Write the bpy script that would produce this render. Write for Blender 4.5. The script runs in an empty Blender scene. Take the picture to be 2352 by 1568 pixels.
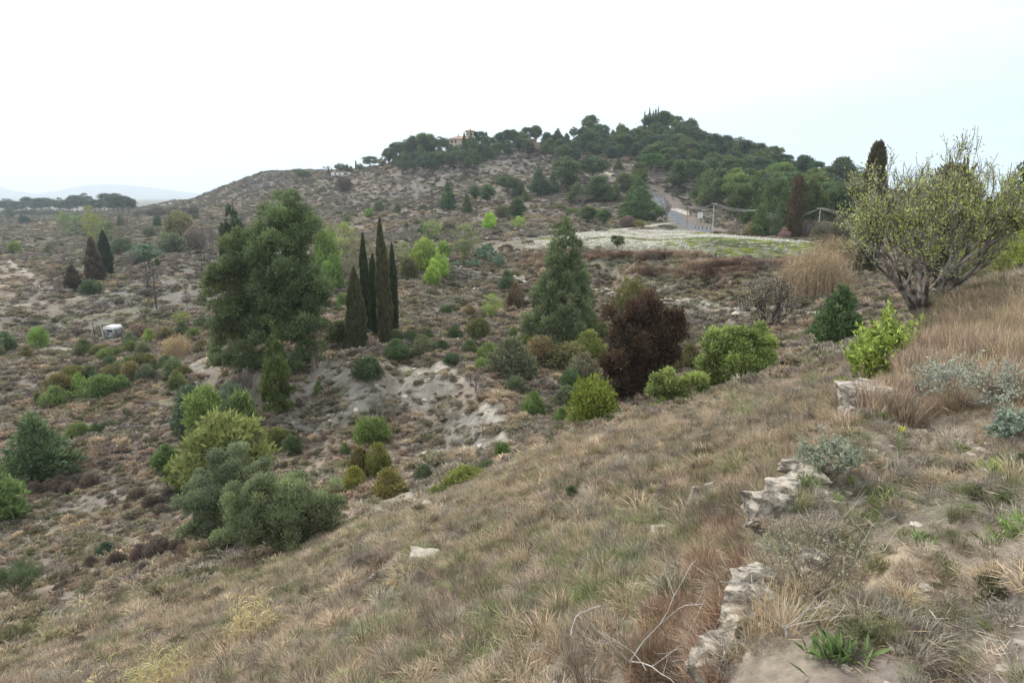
import bpy, math, random
import numpy as np
from mathutils import Vector
S = bpy.context.scene
COL = S.collection
# ---------------------------------------------------------------- camera, sky, sun, exposure
F = 1568.0; HAZE = 0.00017; PITCH = math.radians(12.0); CP, SP = math.cos(PITCH), math.sin(PITCH)
cam_d = bpy.data.cameras.new('camera'); cam = bpy.data.objects.new('camera', cam_d); COL.objects.link(cam)
cam.location = (0, 0, 0); cam.rotation_euler = (math.radians(90) - PITCH, 0, 0)
cam_d.sensor_width = 36; cam_d.lens = 24; cam_d.clip_start = 0.05; cam_d.clip_end = 60000
S.camera = cam
S.render.resolution_x = 1024; S.render.resolution_y = 682
S.view_settings.view_transform = 'Standard'; S.view_settings.look = 'None'
S.view_settings.exposure = 0.50; S.view_settings.gamma = 1
S.cycles.max_bounces = 6; S.cycles.diffuse_bounces = 3; S.cycles.transmission_bounces = 3
S.cycles.transparent_max_bounces = 8; S.cycles.volume_bounces = 3
SUN_EL, SUN_AZ = math.radians(48), math.radians(-42)     # azimuth from +Y towards +X
world = bpy.data.worlds.new('World'); S.world = world; world.use_nodes = True
wn = world.node_tree; wn.nodes.clear()
def N(t, typ, **kw):
    n = t.nodes.new(typ)
    for k, v in kw.items(): setattr(n, k, v)
    return n
out = N(wn, 'ShaderNodeOutputWorld'); bg = N(wn, 'ShaderNodeBackground'); bg.inputs[1].default_value = 0.14
sky = N(wn, 'ShaderNodeTexSky', sky_type='NISHITA', sun_disc=False)
sky.sun_elevation = SUN_EL; sky.sun_rotation = SUN_AZ; sky.air_density = 1.0; sky.dust_density = 3.0; sky.altitude = 100
tc = N(wn, 'ShaderNodeTexCoord'); sep = N(wn, 'ShaderNodeSeparateXYZ')
wn.links.new(tc.outputs['Generated'], sep.inputs[0])
mp = N(wn, 'ShaderNodeMapping'); mp.inputs['Scale'].default_value = (1.3, 1.3, 9)
wn.links.new(tc.outputs['Generated'], mp.inputs[0])
nz = N(wn, 'ShaderNodeTexNoise'); nz.inputs['Scale'].default_value = 1.6; nz.inputs['Detail'].default_value = 5
wn.links.new(mp.outputs[0], nz.inputs[0])
cr = N(wn, 'ShaderNodeMapRange'); cr.inputs[1].default_value = 0.36; cr.inputs[2].default_value = 0.62
cr.inputs[3].default_value = 0.0; cr.inputs[4].default_value = 0.26
wn.links.new(nz.outputs[0], cr.inputs[0])
# the cloud veil is full overhead and towards the left, thin near the horizon on the right
hz = N(wn, 'ShaderNodeMapRange'); hz.inputs[1].default_value = 0.06; hz.inputs[2].default_value = 0.36
hz.inputs[3].default_value = 0.0; hz.inputs[4].default_value = 0.66
wn.links.new(sep.outputs[2], hz.inputs[0])
lx = N(wn, 'ShaderNodeMapRange'); lx.inputs[1].default_value = 0.6; lx.inputs[2].default_value = -0.3
lx.inputs[3].default_value = 0.0; lx.inputs[4].default_value = 0.16
wn.links.new(sep.outputs[0], lx.inputs[0])
a1 = N(wn, 'ShaderNodeMath', operation='ADD'); a2 = N(wn, 'ShaderNodeMath', operation='ADD', use_clamp=True)
wn.links.new(hz.outputs[0], a1.inputs[0]); wn.links.new(cr.outputs[0], a1.inputs[1])
wn.links.new(a1.outputs[0], a2.inputs[0]); wn.links.new(lx.outputs[0], a2.inputs[1])
mx = N(wn, 'ShaderNodeMix', data_type='RGBA'); mx.inputs[7].default_value = (8.5, 8.75, 9.0, 1)
skb = N(wn, 'ShaderNodeMix', data_type='RGBA'); skb.inputs[0].default_value = 0.8; skb.inputs[7].default_value = (3.5, 4.45, 5.1, 1)
wn.links.new(sky.outputs[0], skb.inputs[6])
wn.links.new(a2.outputs[0], mx.inputs[0]); wn.links.new(skb.outputs[2], mx.inputs[6])
wn.links.new(mx.outputs[2], bg.inputs[0]); wn.links.new(bg.outputs[0], out.inputs[0])
sd = bpy.data.lights.new('sun', 'SUN'); sd.energy = 2.1; sd.angle = math.radians(12); sd.color = (1, 0.95, 0.88)
sun = bpy.data.objects.new('sun', sd); COL.objects.link(sun)
sdir = Vector((math.cos(SUN_EL)*math.sin(SUN_AZ), math.cos(SUN_EL)*math.cos(SUN_AZ), math.sin(SUN_EL)))
sun.rotation_euler = sdir.to_track_quat('Z', 'Y').to_euler()

_ON = 'first second third fourth fifth sixth seventh eighth ninth tenth eleventh twelfth thirteenth fourteenth fifteenth sixteenth seventeenth eighteenth nineteenth'.split()
def ordw(n):
    if n < 20: return _ON[n-1]
    t = {2: 'twent', 3: 'thirt', 4: 'fort', 5: 'fift'}[n//10]; return t+'ieth' if n % 10 == 0 else t+'y-'+_ON[n % 10-1]
# ---------------------------------------------------------------- noise
def _h(ix, iy, s):
    n = (ix.astype(np.int64)*374761393 + iy.astype(np.int64)*668265263 + s*1442695041) & 0xffffffff
    n = ((n ^ (n >> 13))*1274126177) & 0xffffffff
    return ((n ^ (n >> 16)) & 0xffff)/65535.0
def vn(x, y, s=0):
    x = np.asarray(x, float); y = np.asarray(y, float)
    ix, iy = np.floor(x), np.floor(y); fx, fy = x-ix, y-iy
    fx = fx*fx*(3-2*fx); fy = fy*fy*(3-2*fy)
    a, b, c, d = _h(ix, iy, s), _h(ix+1, iy, s), _h(ix, iy+1, s), _h(ix+1, iy+1, s)
    return a+(b-a)*fx+(c-a)*fy+(a-b-c+d)*fx*fy
def fbm(x, y, s=0, o=4, g=0.5):
    r = 0; a = 1; t = 0
    for i in range(o):
        c, sn = math.cos(i*1.1), math.sin(i*1.1)
        r = r+a*vn((x*c-y*sn)*2**i+i*17.3, (x*sn+y*c)*2**i-i*9.1, s+i); t += a; a *= g
    return r/t
def sm(e0, e1, x):
    t = np.clip((x-e0)/(e1-e0), 0, 1); return t*t*(3-2*t)
# ---------------------------------------------------------------- terrain from surveyed points
def slope(v):
    t = (784-v)/F; return (-SP+t*CP)/(CP+t*SP)
def xr(u, v):
    t = (784-v)/F; return ((u-1176)/F)/(CP+t*SP)
P = []
def Yp(u, v, Y): P.append((xr(u, v)*Y, Y, slope(v)*Y))
def Zp(u, v, z): Y = z/slope(v); P.append((xr(u, v)*Y, Y, z))
def colZ(u, *vz):
    for v, z in vz: Zp(u, v, z)
def colY(u, *vy):
    for v, y in vy: Yp(u, v, y)
def W(x, y, z): P.append((x, y, z))
# far plain, left
for u in (-500, -100, 150, 330): colY(u, (456.5, 6000), (461.5, 3000), (472, 1500), (482, 1000))
for u in (-500, -200, 0):
    colZ(u, (502, -20.5), (525, -19), (560, -20), (600, -21), (640, -21.5), (700, -21.5), (800, -22), (900, -22), (1000, -22), (1100, -21.5), (1200, -20.5), (1300, -19), (1370, -17.5), (1450, -15), (1568, -12.5), (1800, -9.5))
colZ(200, (500, -20), (520, -18.5), (560, -18.5), (600, -18.5), (640, -18.8), (670, -20), (710, -21), (780, -21.5), (850, -21.5), (950, -21.5), (1050, -21), (1150, -20.5), (1250, -19), (1330, -17), (1380, -15.8), (1450, -14), (1568, -11.5), (1800, -8.5))
colY(300, (490, 600), (520, 380)); Yp(420, 592, 175); Yp(300, 610, 180); colZ(350, (640, -18.5), (710, -20)); colZ(300, (780, -21.2))
colY(400, (475, 760), (495, 520), (520, 330), (550, 240)); colZ(450, (650, -18), (720, -19.5))
colZ(400, (800, -20), (850, -20), (930, -20.3), (1000, -20), (1100, -19.5), (1200, -18), (1285, -16), (1350, -14), (1450, -12), (1568, -9.8), (1800, -7))
# long hill, left end
colY(400, (459, 900)); colY(470, (449, 720)); colY(545, (418, 640)); colY(610, (396, 570)); colY(700, (396, 520)); colY(800, (404, 470))
for x, y, z in ((-430, 1000, -14), (-330, 900, -2), (-260, 800, 8), (-130, 700, 12), (0, 700, 20)): W(x, y, z)
colY(500, (480, 460), (540, 260), (590, 190), (640, 160)); Zp(520, 760, -18.5); Zp(500, 830, -18); Zp(460, 900, -20)
colY(600, (430, 500), (470, 430), (500, 340), (540, 240)); Yp(600, 700, 115)
colY(690, (450, 430), (500, 320)); colY(800, (430, 430), (480, 350), (540, 230), (600, 135))
# hilltop
colY(870, (388, 460)); colY(930, (372, 450), (450, 370), (520, 240)); colY(1000, (348, 450), (372, 420), (400, 390), (450, 340), (500, 270), (540, 200))
colY(1090, (338, 430)); colY(1200, (330, 430), (370, 375), (400, 350), (450, 310), (500, 240), (530, 185))
colY(1350, (305, 440), (340, 400), (380, 350), (440, 300), (500, 235)); colY(1500, (300, 430), (330, 390), (380, 345), (420, 315), (455, 290), (475, 268))
colY(1580, (300, 420)); colY(1640, (345, 390), (400, 330), (450, 285), (495, 240)); colY(1720, (372, 370), (420, 310), (480, 245))
colY(1800, (395, 340), (460, 270), (515, 215)); colY(1880, (415, 310), (480, 235), (530, 180)); colY(1960, (450, 280), (500, 220), (545, 150))
colY(2100, (470, 280), (520, 150)); colY(2352, (480, 260), (520, 110)); colY(2700, (480, 260), (540, 100))
for x, y, z in ((-40, 560, 10), (60, 580, 18), (150, 560, 15), (240, 480, 5), (300, 420, -5), (420, 400, -10), (0, 1000, -15), (300, 1000, -18), (900, 1400, -20), (2000, 3000, -20), (0, 3000, -20), (0, 6000, -22), (3000, 6000, -22)): W(x, y, z)
# field terrace, its bank, the bench below it
colZ(1060, (560, -11), (590, -11.2), (625, -12), (655, -13.9))
colZ(1180, (545, -9.6), (572, -9.8), (600, -12), (625, -12.3), (645, -12.6), (662, -14))
colZ(1300, (532, -9), (560, -9), (577, -9), (618, -12), (650, -12.3), (668, -12.5), (690, -14))
colZ(1400, (535, -9), (579, -9), (625, -12), (665, -12.4), (690, -14.2))
colZ(1500, (527, -9), (560, -9), (590, -9), (640, -12), (675, -12.4), (700, -13.6), (760, -14.5), (850, -13.4))
colZ(1560, (523, -9)); colZ(1620, (527, -9), (600, -9), (655, -12), (685, -12.4), (712, -13.4), (770, -14))
colZ(1700, (545, -9), (604, -9), (660, -11.4), (700, -12), (740, -12.4), (790, -12.4))
colZ(1790, (553, -9), (606, -9), (660, -11), (715, -11.2), (745, -11.3), (790, -10.5))
colZ(1880, (556, -9), (600, -9.2), (680, -11)); colZ(1960, (600, -9.6))
colY(1560, (505, 236)); colY(1520, (475, 266)); colY(1500, (456, 290))
# plateau with the cypresses and the eroded face
colZ(700, (640, -14), (760, -14.5)); colZ(800, (650, -13), (700, -13.9), (790, -13.8)); colZ(900, (600, -11.8), (650, -12.8), (700, -13.8), (790, -13.7))
colZ(1000, (590, -11.5), (620, -12), (650, -13.3), (700, -14), (780, -14), (830, -13.5), (848, -13.3)); colZ(1100, (700, -14), (790, -14.2), (865, -13.4), (900, -13.8))
colZ(1200, (700, -14.2), (790, -14.4), (850, -14.1), (900, -14), (950, -14)); colZ(1285, (795, -14.5)); colZ(1350, (720, -14.3), (850, -14), (960, -13.4))
colZ(870, (828, -13.4)); colZ(740, (800, -13.8)); colZ(700, (850, -15)); Yp(600, 850, 58); Yp(640, 905, 52); Yp(560, 845, 60)
colZ(800, (850, -14.2), (900, -15), (1000, -16.2), (1100, -16)); colZ(900, (850, -14.2), (900, -15.2), (1000, -16), (1100, -15.5), (1150, -14.8))
colZ(1000, (880, -14.6), (920, -15.2), (1000, -15.8), (1080, -15)); colZ(1080, (940, -14.5), (1010, -14.8), (1060, -14.4)); colZ(1130, (930, -13.5)); colZ(1160, (1000, -13.3))
colZ(700, (920, -16.5), (1000, -17.3), (1080, -17)); colZ(620, (960, -17.6), (1050, -17.6)); colZ(540, (930, -19), (1000, -18.8), (1100, -18)); colZ(500, (1200, -16.8))
colZ(600, (1150, -16.3)); colZ(800, (1180, -14.6), (1205, -13.8)); colZ(900, (1180, -13.4)); colZ(970, (1150, -13.2)); colZ(1060, (1125, -12.6)); Zp(1180, 1040, -12.9); Zp(1260, 985, -13)
Zp(650, 1250, -14.2); Zp(480, 1265, -15.5)
Zp(1450, 920, -12.8); Zp(1560, 880, -12); Zp(1600, 830, -12.3); Zp(1700, 860, -10.6); Zp(1760, 850, -10)
Yp(1480, 950, 36); Yp(1650, 905, 34); Yp(1860, 815, 38); Yp(1920, 790, 40)
# foreground slope
colZ(800, (1225, -11.6), (1300, -10.2), (1380, -8.8), (1450, -7.6), (1568, -5.8), (1800, -4.4)); colZ(650, (1290, -13), (1350, -11.3), (1450, -9.3), (1568, -7.2))
colZ(1000, (1155, -9.6), (1250, -8.2), (1400, -6.4), (1568, -4.9)); colZ(1176, (1086, -9.3), (1150, -8), (1300, -6.2), (1450, -4.9), (1568, -4.1), (1800, -3.2))
colZ(1300, (1020, -9.1), (1100, -7.4)); colZ(1420, (978, -8.8), (1050, -6.9)); colZ(1500, (955, -8.6), (1100, -5.8), (1250, -4.6), (1400, -3.7), (1568, -3.0))
colZ(1640, (914, -8.3), (1000, -6), (1100, -4.7), (1200, -4), (1300, -3.5), (1400, -3.2)); colZ(1760, (864, -7.7), (950, -5.4), (1050, -4.3)); colZ(1860, (824, -7.2), (900, -5.3), (980, -4.4)); colZ(1960, (795, -6.4), (850, -5.4), (890, -4.6))
# terrace we stand on: edge, and the drop below it
EDGE = [(1560, 1700, -2.05), (1640, 1568, -2.0), (1700, 1420, -1.95), (1735, 1290, -1.92), (1765, 1175, -1.88), (1840, 1090, -1.86), (1900, 1010, -1.88), (1960, 950, -1.9), (2005, 890, -1.92), (2085, 812, -1.95), (2125, 765, -2.1)]
EW = []
for u, v, z in EDGE:
    Y = z/slope(v); EW.append((xr(u, v)*Y, Y, z)); W(*EW[-1])
    x, y = EW[-1][:2]; W(x-0.30*0.81, y+0.30*0.58, z-1.0); W(x-0.9*0.81, y+0.9*0.58, z-1.35)
    if v < 1400: W(x+0.5*0.81, y-0.5*0.58, z+0.06)
for x, y, z in ((1.25, 1.6, -1.75), (1.7, 1.2, -1.6), (1.0, 1.0, -1.75), (1.6, 2.2, -1.78), (2.6, 1.5, -1.55), (2.2, 3.0, -1.72)): W(x, y, z)
colZ(2200, (693, -1.75), (800, -1.7), (900, -1.65), (1100, -1.62)); colZ(2352, (652, -1.6), (750, -1.55), (900, -1.5), (1100, -1.5), (1300, -1.5), (1568, -1.5)); colZ(2700, (640, -1.5), (800, -1.4), (1200, -1.4))
colZ(2050, (1000, -1.75), (1300, -1.68)); colZ(1900, (1250, -1.8), (1568, -1.7)); colZ(2100, (1568, -1.6), (1800, -1.6)); colZ(1800, (1700, -1.75))
for A_ in range(-180, 180, 20):
    for rr, zz in ((14000, -24), (9000, -23), (5000, -22), (2500, -21)): W(rr*math.sin(math.radians(A_)), rr*math.cos(math.radians(A_)), zz)
Zp(2150, 720, -3.2); Zp(2060, 790, -6.3); Zp(2000, 770, -6.8)
for x, y, z in ((13, 18.5, -2.4), (17, 20, -2.7), (22, 30, -4.6), (32, 40, -6), (45, 60, -7.5), (90, 90, -9), (75, 105, -9.3), (125, 160, -9.5), (20, 26, -3.8), (8, 3, -1.4), (30, 10, -2), (5, -6, -1.5), (-4, -5, -2.6), (-15, -4, -8), (-30, 5, -14), (-80, 10, -20), (-60, -40, -15), (0, -30, -1.5), (40, -30, -2), (200, 0, -8), (-300, 0, -20), (0, -400, -10), (-0.5, 1, -2.3), (0.6, 0.6, -1.8), (-2, 1.5, -3.6), (900, 0, -15), (-1500, 0, -20), (2000, -500, -15), (-2000, 2000, -20)): W(x, y, z)
P = np.array(P)
def warp(x, y):
    return np.stack([3.6*np.arctan2(x, y), 0.5*np.log(x*x+y*y+1e-6)], -1)
CW = warp(P[:, 0], P[:, 1]); CR = np.hypot(P[:, 0], P[:, 1])
kern = lambda d2: np.sqrt(d2+0.0006)
A = kern(((CW[:, None]-CW[None])**2).sum(-1))
n = len(P); M = np.zeros((n+3, n+3)); M[:n, :n] = A+np.eye(n)*-0.003; M[:n, n] = 1; M[n, :n] = 1
M[:n, n+1:] = CW; M[n+1:, :n] = CW.T
sol = np.linalg.solve(M, np.concatenate([P[:, 2]/CR, [0, 0, 0]]))
def base_h(x, y):
    sh = x.shape; x = x.ravel(); y = y.ravel(); o = np.empty(len(x)); r = np.hypot(x, y)
    for i in range(0, len(x), 40000):
        q = warp(x[i:i+40000], y[i:i+40000])
        k = kern(((q[:, None]-CW[None])**2).sum(-1))
        o[i:i+40000] = (k@sol[:n]+sol[n]+q@sol[n+1:])*r[i:i+40000]
    return o.reshape(sh)
az = np.concatenate([np.radians(np.arange(-180, -50, 5)), np.radians(np.linspace(-50, 50, 760)), np.radians(np.arange(55, 181, 5))])
lr = np.concatenate([np.linspace(math.log(0.4), math.log(2), 14)[:-1], np.linspace(math.log(2), math.log(30), 330)[:-1], np.linspace(math.log(30), math.log(900), 480)[:-1], np.linspace(math.log(900), math.log(14000), 70)])
AZ, LR = np.meshgrid(az, lr); R = np.exp(LR); X = R*np.sin(AZ); Y = R*np.cos(AZ)
# coarse RBF then fine detail
sub = base_h(X[::2, ::2], Y[::2, ::2])
def up2(a, shp):
    i = np.clip(np.arange(shp[0])/2, 0, a.shape[0]-1); j = np.clip(np.arange(shp[1])/2, 0, a.shape[1]-1)
    i0 = np.floor(i).astype(int); i1 = np.minimum(i0+1, a.shape[0]-1); fi = (i-i0)[:, None]
    b = a[i0]*(1-fi)+a[i1]*fi
    j0 = np.floor(j).astype(int); j1 = np.minimum(j0+1, a.shape[1]-1); fj = (j-j0)[None]
    return b[:, j0]*(1-fj)+b[:, j1]*fj
Z = up2(sub/np.exp(LR[::2, ::2]), X.shape)*R
ia = np.arange(len(az)); il = np.arange(len(lr))
# far mountains on the horizon
azd = np.degrees(AZ)
mu = 1176+F*np.tan(np.clip(AZ, -1.2, 1.2))*(CP+(784-440)/F*SP)
mv_ = np.interp(mu, [-600, -200, 0, 30, 80, 130, 180, 230, 290, 350, 410, 470, 560, 2200, 2352, 2500, 3000], [425, 422, 432, 441, 446, 441, 433, 428.5, 429, 434, 440, 446, 452, 452, 449, 445, 445])
mh = np.maximum((451-mv_)/F*9500+22, 0)
Z = Z+mh*np.exp(-((R-9500)/1300)**2)*sm(1.25, 1.1, np.abs(AZ))
def lookup(G, x, y):
    a = np.interp(np.arctan2(x, y), az, ia); l = np.interp(0.5*np.log(x*x+y*y+1e-9), lr, il)
    a0 = np.clip(np.floor(a).astype(int), 0, len(az)-2); l0 = np.clip(np.floor(l).astype(int), 0, len(lr)-2); fa = a-a0; fl = l-l0
    g = G[l0, a0]*(1-fl)*(1-fa); g = g+G[l0+1, a0]*fl*(1-fa); g = g+G[l0, a0+1]*(1-fl)*fa+G[l0+1, a0+1]*fl*fa
    return g
def place(u, v, minY=0.0, Y0=None):
    x = xr(u, v)
    if Y0 is not None: return np.array([x*Y0, Y0, float(lookup(Z, np.array([x*Y0]), np.array([Y0]))[0])])
    ys = np.exp(np.linspace(math.log(max(1.2, minY)), math.log(6000), 4000))
    zt = lookup(Z, x*ys, ys); d = zt-slope(v)*ys
    k = np.argmax(d >= 0) if (d >= 0).any() else len(ys)-1
    if k > 0:
        t = d[k-1]/(d[k-1]-d[k]+1e-12); yy = ys[k-1]+(ys[k]-ys[k-1])*t
    else: yy = ys[k]
    return np.array([x*yy, yy, float(lookup(Z, np.array([x*yy]), np.array([yy]))[0])])
def pv(p): zf = p[1]*CP-p[2]*SP; return 784-F*(p[2]*CP+p[1]*SP)/zf      # picture row of a point
def ppm(p): return (p[1]*CP-p[2]*SP)/F       # metres per pixel at a point
# patches of ground: centre, radii (picture px), colour, strength, cover
STRAW = (.30, .235, .165); OCHRE = (.28, .205, .115); SOIL = (.235, .20, .165); PALE = (.38, .345, .285); PURP = (.185, .16, .145); OLIV = (.145, .15, .085); GREEN = (.155, .185, .09); RUST = (.24, .16, .115); GREY = (.27, .255, .225)
PATCH = [
 (830, 925, 150, 60, GREY, .85, .42), (965, 900, 110, 45, GREY, .85, .4), (735, 880, 70, 55, GREY, .8, .45), (640, 905, 40, 50, GREY, .8, .2), (1050, 1000, 90, 70, GREY, .8, .3), (870, 1040, 120, 40, PURP, .6, .6), (450, 860, 80, 40, GREY, .6, .4), (1120, 690, 120, 30, SOIL, .5, .5), (350, 660, 90, 40, GREY, .6, .45), (10, 640, 60, 55, (.36, .28, .22), .9, .15),
 (960, 870, 130, 22, PALE, .8, .25), (1010, 905, 110, 40, GREY, .7, .35), (790, 850, 70, 35, GREY, .7, .35), (830, 900, 90, 50, GREY, .7, .45), (740, 840, 40, 30, GREY, .6, .4),
 (620, 900, 40, 45, PALE, .5, .3), (445, 850, 55, 25, PALE, .6, .3), (480, 880, 40, 22, SOIL, .6, .4), (700, 960, 70, 60, GREY, .5, .6), (1110, 960, 60, 40, GREY, .4, .6), (255, 776, 42, 12, GREY, .4, .1), (1060, 1040, 100, 50, GREY, .6, .5),
 (930, 1150, 90, 18, PALE, .6, .35), (850, 1170, 60, 18, PALE, .6, .4), (1080, 640, 80, 14, GREY, .7, .4), (1120, 665, 100, 22, SOIL, .5, .6),
 (1500, 700, 110, 16, PALE, .6, .4), (1620, 735, 100, 30, SOIL, .5, .5), (1500, 730, 80, 20, SOIL, .5, .5), (1640, 640, 130, 22, GREY, .5, .8), (1480, 615, 160, 18, RUST, .6, 1), (1680, 615, 120, 14, RUST, .7, 1),
 (1250, 600, 100, 18, RUST, .5, 1), (1500, 660, 180, 14, GREEN, .6, .6), (1680, 690, 130, 14, GREEN, .6, .6), (1100, 618, 120, 8, GREEN, .6, .5), (1780, 700, 90, 16, GREEN, .5, .6), (1820, 720, 40, 8, PALE, .8, .2),
 (1330, 525, 130, 10, GREEN, .7, .4), (1500, 520, 100, 8, GREEN, .7, .4), (1450, 560, 300, 22, (.27, .28, .19), .8, .15), (1700, 585, 180, 16, (.19, .24, .09), .8, .15), (1250, 560, 120, 10, (.26, .25, .16), .6, .4),
 (240, 690, 60, 35, GREY, .5, .5), (420, 610, 90, 18, GREY, .5, .5), (100, 710, 200, 10, GREY, .35, .7), (20, 650, 50, 40, (.40, .31, .24), .8, .2), (90, 640, 70, 50, OCHRE, .5, .9),
 (250, 505, 250, 9, OCHRE, .7, .7), (450, 500, 150, 6, OCHRE, .6, .7), (60, 520, 200, 8, OCHRE, .4, .7), (150, 560, 250, 30, OLIV, .4, 1), (200, 740, 220, 30, GREEN, .3, .8), (150, 800, 170, 16, GREY, .35, .5), (380, 740, 110, 20, GREEN, .3, .7),
 (300, 910, 90, 20, OCHRE, .5, .9), (130, 960, 170, 35, STRAW, .4, .9), (200, 1040, 60, 30, RUST, .6, 1), (330, 1000, 90, 40, SOIL, .55, .5), (230, 1150, 160, 35, GREY, .45, .5), (380, 1170, 80, 40, GREY, .4, .5), (330, 1090, 60, 25, SOIL, .5, .5),
 (280, 1220, 250, 40, PURP, .5, 1), (1000, 780, 200, 30, SOIL, .3, .8), (1150, 720, 160, 30, OCHRE, .35, .9), (900, 700, 60, 40, STRAW, .4, .9), (1240, 900, 160, 50, PURP, .5, .9), (1130, 910, 60, 14, OCHRE, .6, 1),
 (900, 440, 200, 35, PURP, .6, 1), (1150, 420, 160, 30, SOIL, .45, .7), (600, 420, 60, 25, PURP, .5, 1), (700, 475, 200, 8, OCHRE, .5, .8), (900, 520, 200, 8, OCHRE, .55, .8), (1100, 530, 130, 8, PURP, .6, 1), (1320, 495, 110, 14, OCHRE, .35, .8), (1450, 400, 60, 30, SOIL, .6, .4), (1560, 470, 50, 22, SOIL, .6, .4),
 (375, 488, 45, 5, (.10, .22, .05), .9, .1), (340, 497, 50, 3, (.12, .24, .06), .8, .1),
 # foreground slope
 (1080, 1180, 260, 40, STRAW, .8, 1), (1250, 1080, 200, 40, STRAW, .7, 1), (1450, 980, 200, 30, STRAW, .7, 1), (1700, 880, 200, 30, STRAW, .7, 1), (880, 1300, 200, 50, STRAW, .7, 1), (640, 1450, 220, 60, STRAW, .55, 1), (400, 1540, 150, 40, STRAW, .5, 1),
 (250, 1400, 300, 50, OLIV, .7, 1), (550, 1330, 200, 40, OLIV, .6, 1), (860, 1230, 120, 25, OLIV, .5, 1), (1350, 1200, 180, 60, OLIV, .5, 1), (1600, 1030, 220, 60, OLIV, .6, 1), (1450, 1300, 170, 60, GREEN, .6, 1), (1500, 1400, 120, 50, GREEN, .5, 1), (1150, 1350, 120, 50, OLIV, .5, 1), (1100, 1500, 250, 50, OLIV, .5, 1),
 (880, 1400, 90, 35, GREY, .7, .4), (1310, 1150, 70, 25, PALE, .6, .3), (1000, 1430, 80, 30, PURP, .5, .8), (1640, 1290, 70, 90, RUST, .8, 1), (1560, 1480, 100, 70, RUST, .65, 1), (1700, 1200, 50, 60, RUST, .6, 1),
 # terrace on the right
 (2200, 800, 250, 70, STRAW, .9, 1), (2300, 700, 200, 40, STRAW, .8, 1), (2100, 1050, 250, 80, (.30, .25, .19), .7, .7), (2200, 1250, 200, 80, (.34, .28, .21), .7, .5), (2000, 1320, 180, 60, (.47, .37, .25), .8, .35), (2250, 1350, 120, 50, (.46, .36, .25), .6, .3), (1780, 1470, 120, 120, (.42, .35, .26), .7, .4), (2150, 1480, 200, 80, (.22, .22, .16), .5, .9),
]
PW = []
for (u, v, ru, rv, c, s, cov) in PATCH:
    a = place(u, v); b = place(u, v-rv*.8, minY=a[1]*0.98); d = place(u, v+rv*.8)
    l0 = math.log(np.hypot(a[0], a[1])); la = abs(math.log(np.hypot(b[0], b[1]))-l0); lb = abs(math.log(np.hypot(d[0], d[1]))-l0)
    PW.append((math.atan2(a[0], a[1]), l0, ru/F*0.97, np.clip((la+lb)/2, 0.02, 0.5), c, s, cov))
def lod(x, y, r, sc, s, o=4):      # noise whose grain grows in steps with distance
    l = np.clip(np.log2(np.maximum(r, 1)/40)*.8, -2.4, 2.6)+3; j = np.floor(l); f = l-j; res = np.zeros(x.shape)
    for q in range(0, 7):
        w = np.where(j == q, 1-f, 0)+np.where(j == q-1, f, 0)
        m = w > 0
        if m.any():
            k = sc*2.0**(q-3); res[m] += w[m]*fbm(x[m]/k+q*11.3, y[m]/k-q*5.1, s+q*7, o)
    return res
def ground_colour(x, y):
    a = np.arctan2(x, y); l = 0.5*np.log(x*x+y*y+1e-6); r = np.exp(l)
    n1 = lod(x, y, r, 6, 3); n2 = lod(x, y, r, 2.4, 8); n3 = fbm(x/14, y/14, 21)
    c = np.empty(x.shape+(3,)); cov = np.ones(x.shape)
    pal = [PURP, SOIL, STRAW, OLIV]
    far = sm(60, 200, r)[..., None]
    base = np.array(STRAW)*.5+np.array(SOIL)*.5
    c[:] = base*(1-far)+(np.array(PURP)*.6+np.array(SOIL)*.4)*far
    def mixc(w, col): c[:] = c*(1-w[..., None])+np.array(col)*w[..., None]
    mixc(sm(.45, .62, n1)*.6, PURP); mixc(sm(.5, .66, n2)*.55, OLIV); mixc(sm(.5, .7, 1-n1)*.5, STRAW); mixc(sm(.52, .7, 1-n2)*.4, SOIL); mixc(sm(.55, .7, n3)*.3*far[..., 0], OCHRE)
    wob = (n2-.5)*1.5+(n1-.5)*1.0
    for (pa, pl, ra, rl, col, s, cv) in PW:
        d = np.sqrt(((a-pa)/ra)**2+((l-pl)/rl)**2); w = (1-sm(.45, 1.15, d+wob*.9))*s
        mixc(w*(.75+.5*(n2-.5)), col); cov = cov*(1-w)+cv*w
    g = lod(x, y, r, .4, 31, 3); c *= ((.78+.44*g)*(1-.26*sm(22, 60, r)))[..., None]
    return c, cov
TRAILS = [([(1105, 935), (1135, 955), (1150, 985), (1158, 1010), (1140, 1040)], .35), ([(800, 1212), (850, 1195), (900, 1185), (950, 1165), (985, 1145)], .45), ([(890, 832), (930, 845), (1000, 850), (1055, 866), (1070, 875)], .35), ([(1000, 838), (1060, 868)], .2),
          ([(1560, 690), (1620, 705), (1700, 712), (1790, 706), (1830, 712), (1880, 725)], .8), ([(0, 705), (60, 700), (150, 688), (220, 672), (260, 665)], .9), ([(20, 600), (60, 625), (85, 650), (100, 665)], .8), ([(780, 548), (900, 553), (1060, 545), (1160, 548)], 1.3), ([(70, 790), (130, 800), (190, 800)], 1.2)]
TW = []
for pts, w in TRAILS: TW.append((np.array([place(u, v)[:2] for u, v in pts]), w))
def trail_w(x, y):
    m = np.zeros(x.shape)
    for pl, w in TW:
        d = np.full(x.shape, 1e9)
        for i in range(len(pl)-1):
            a, b = pl[i], pl[i+1]; ab = b-a; t = np.clip(((x-a[0])*ab[0]+(y-a[1])*ab[1])/(ab@ab+1e-9), 0, 1)
            d = np.minimum(d, np.hypot(x-a[0]-t*ab[0], y-a[1]-t*ab[1]))
        m = np.maximum(m, 1-sm(w*.5, w*1.4, d+(vn(x/.6, y/.6, 5)-.5)*w))
    return m
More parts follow.
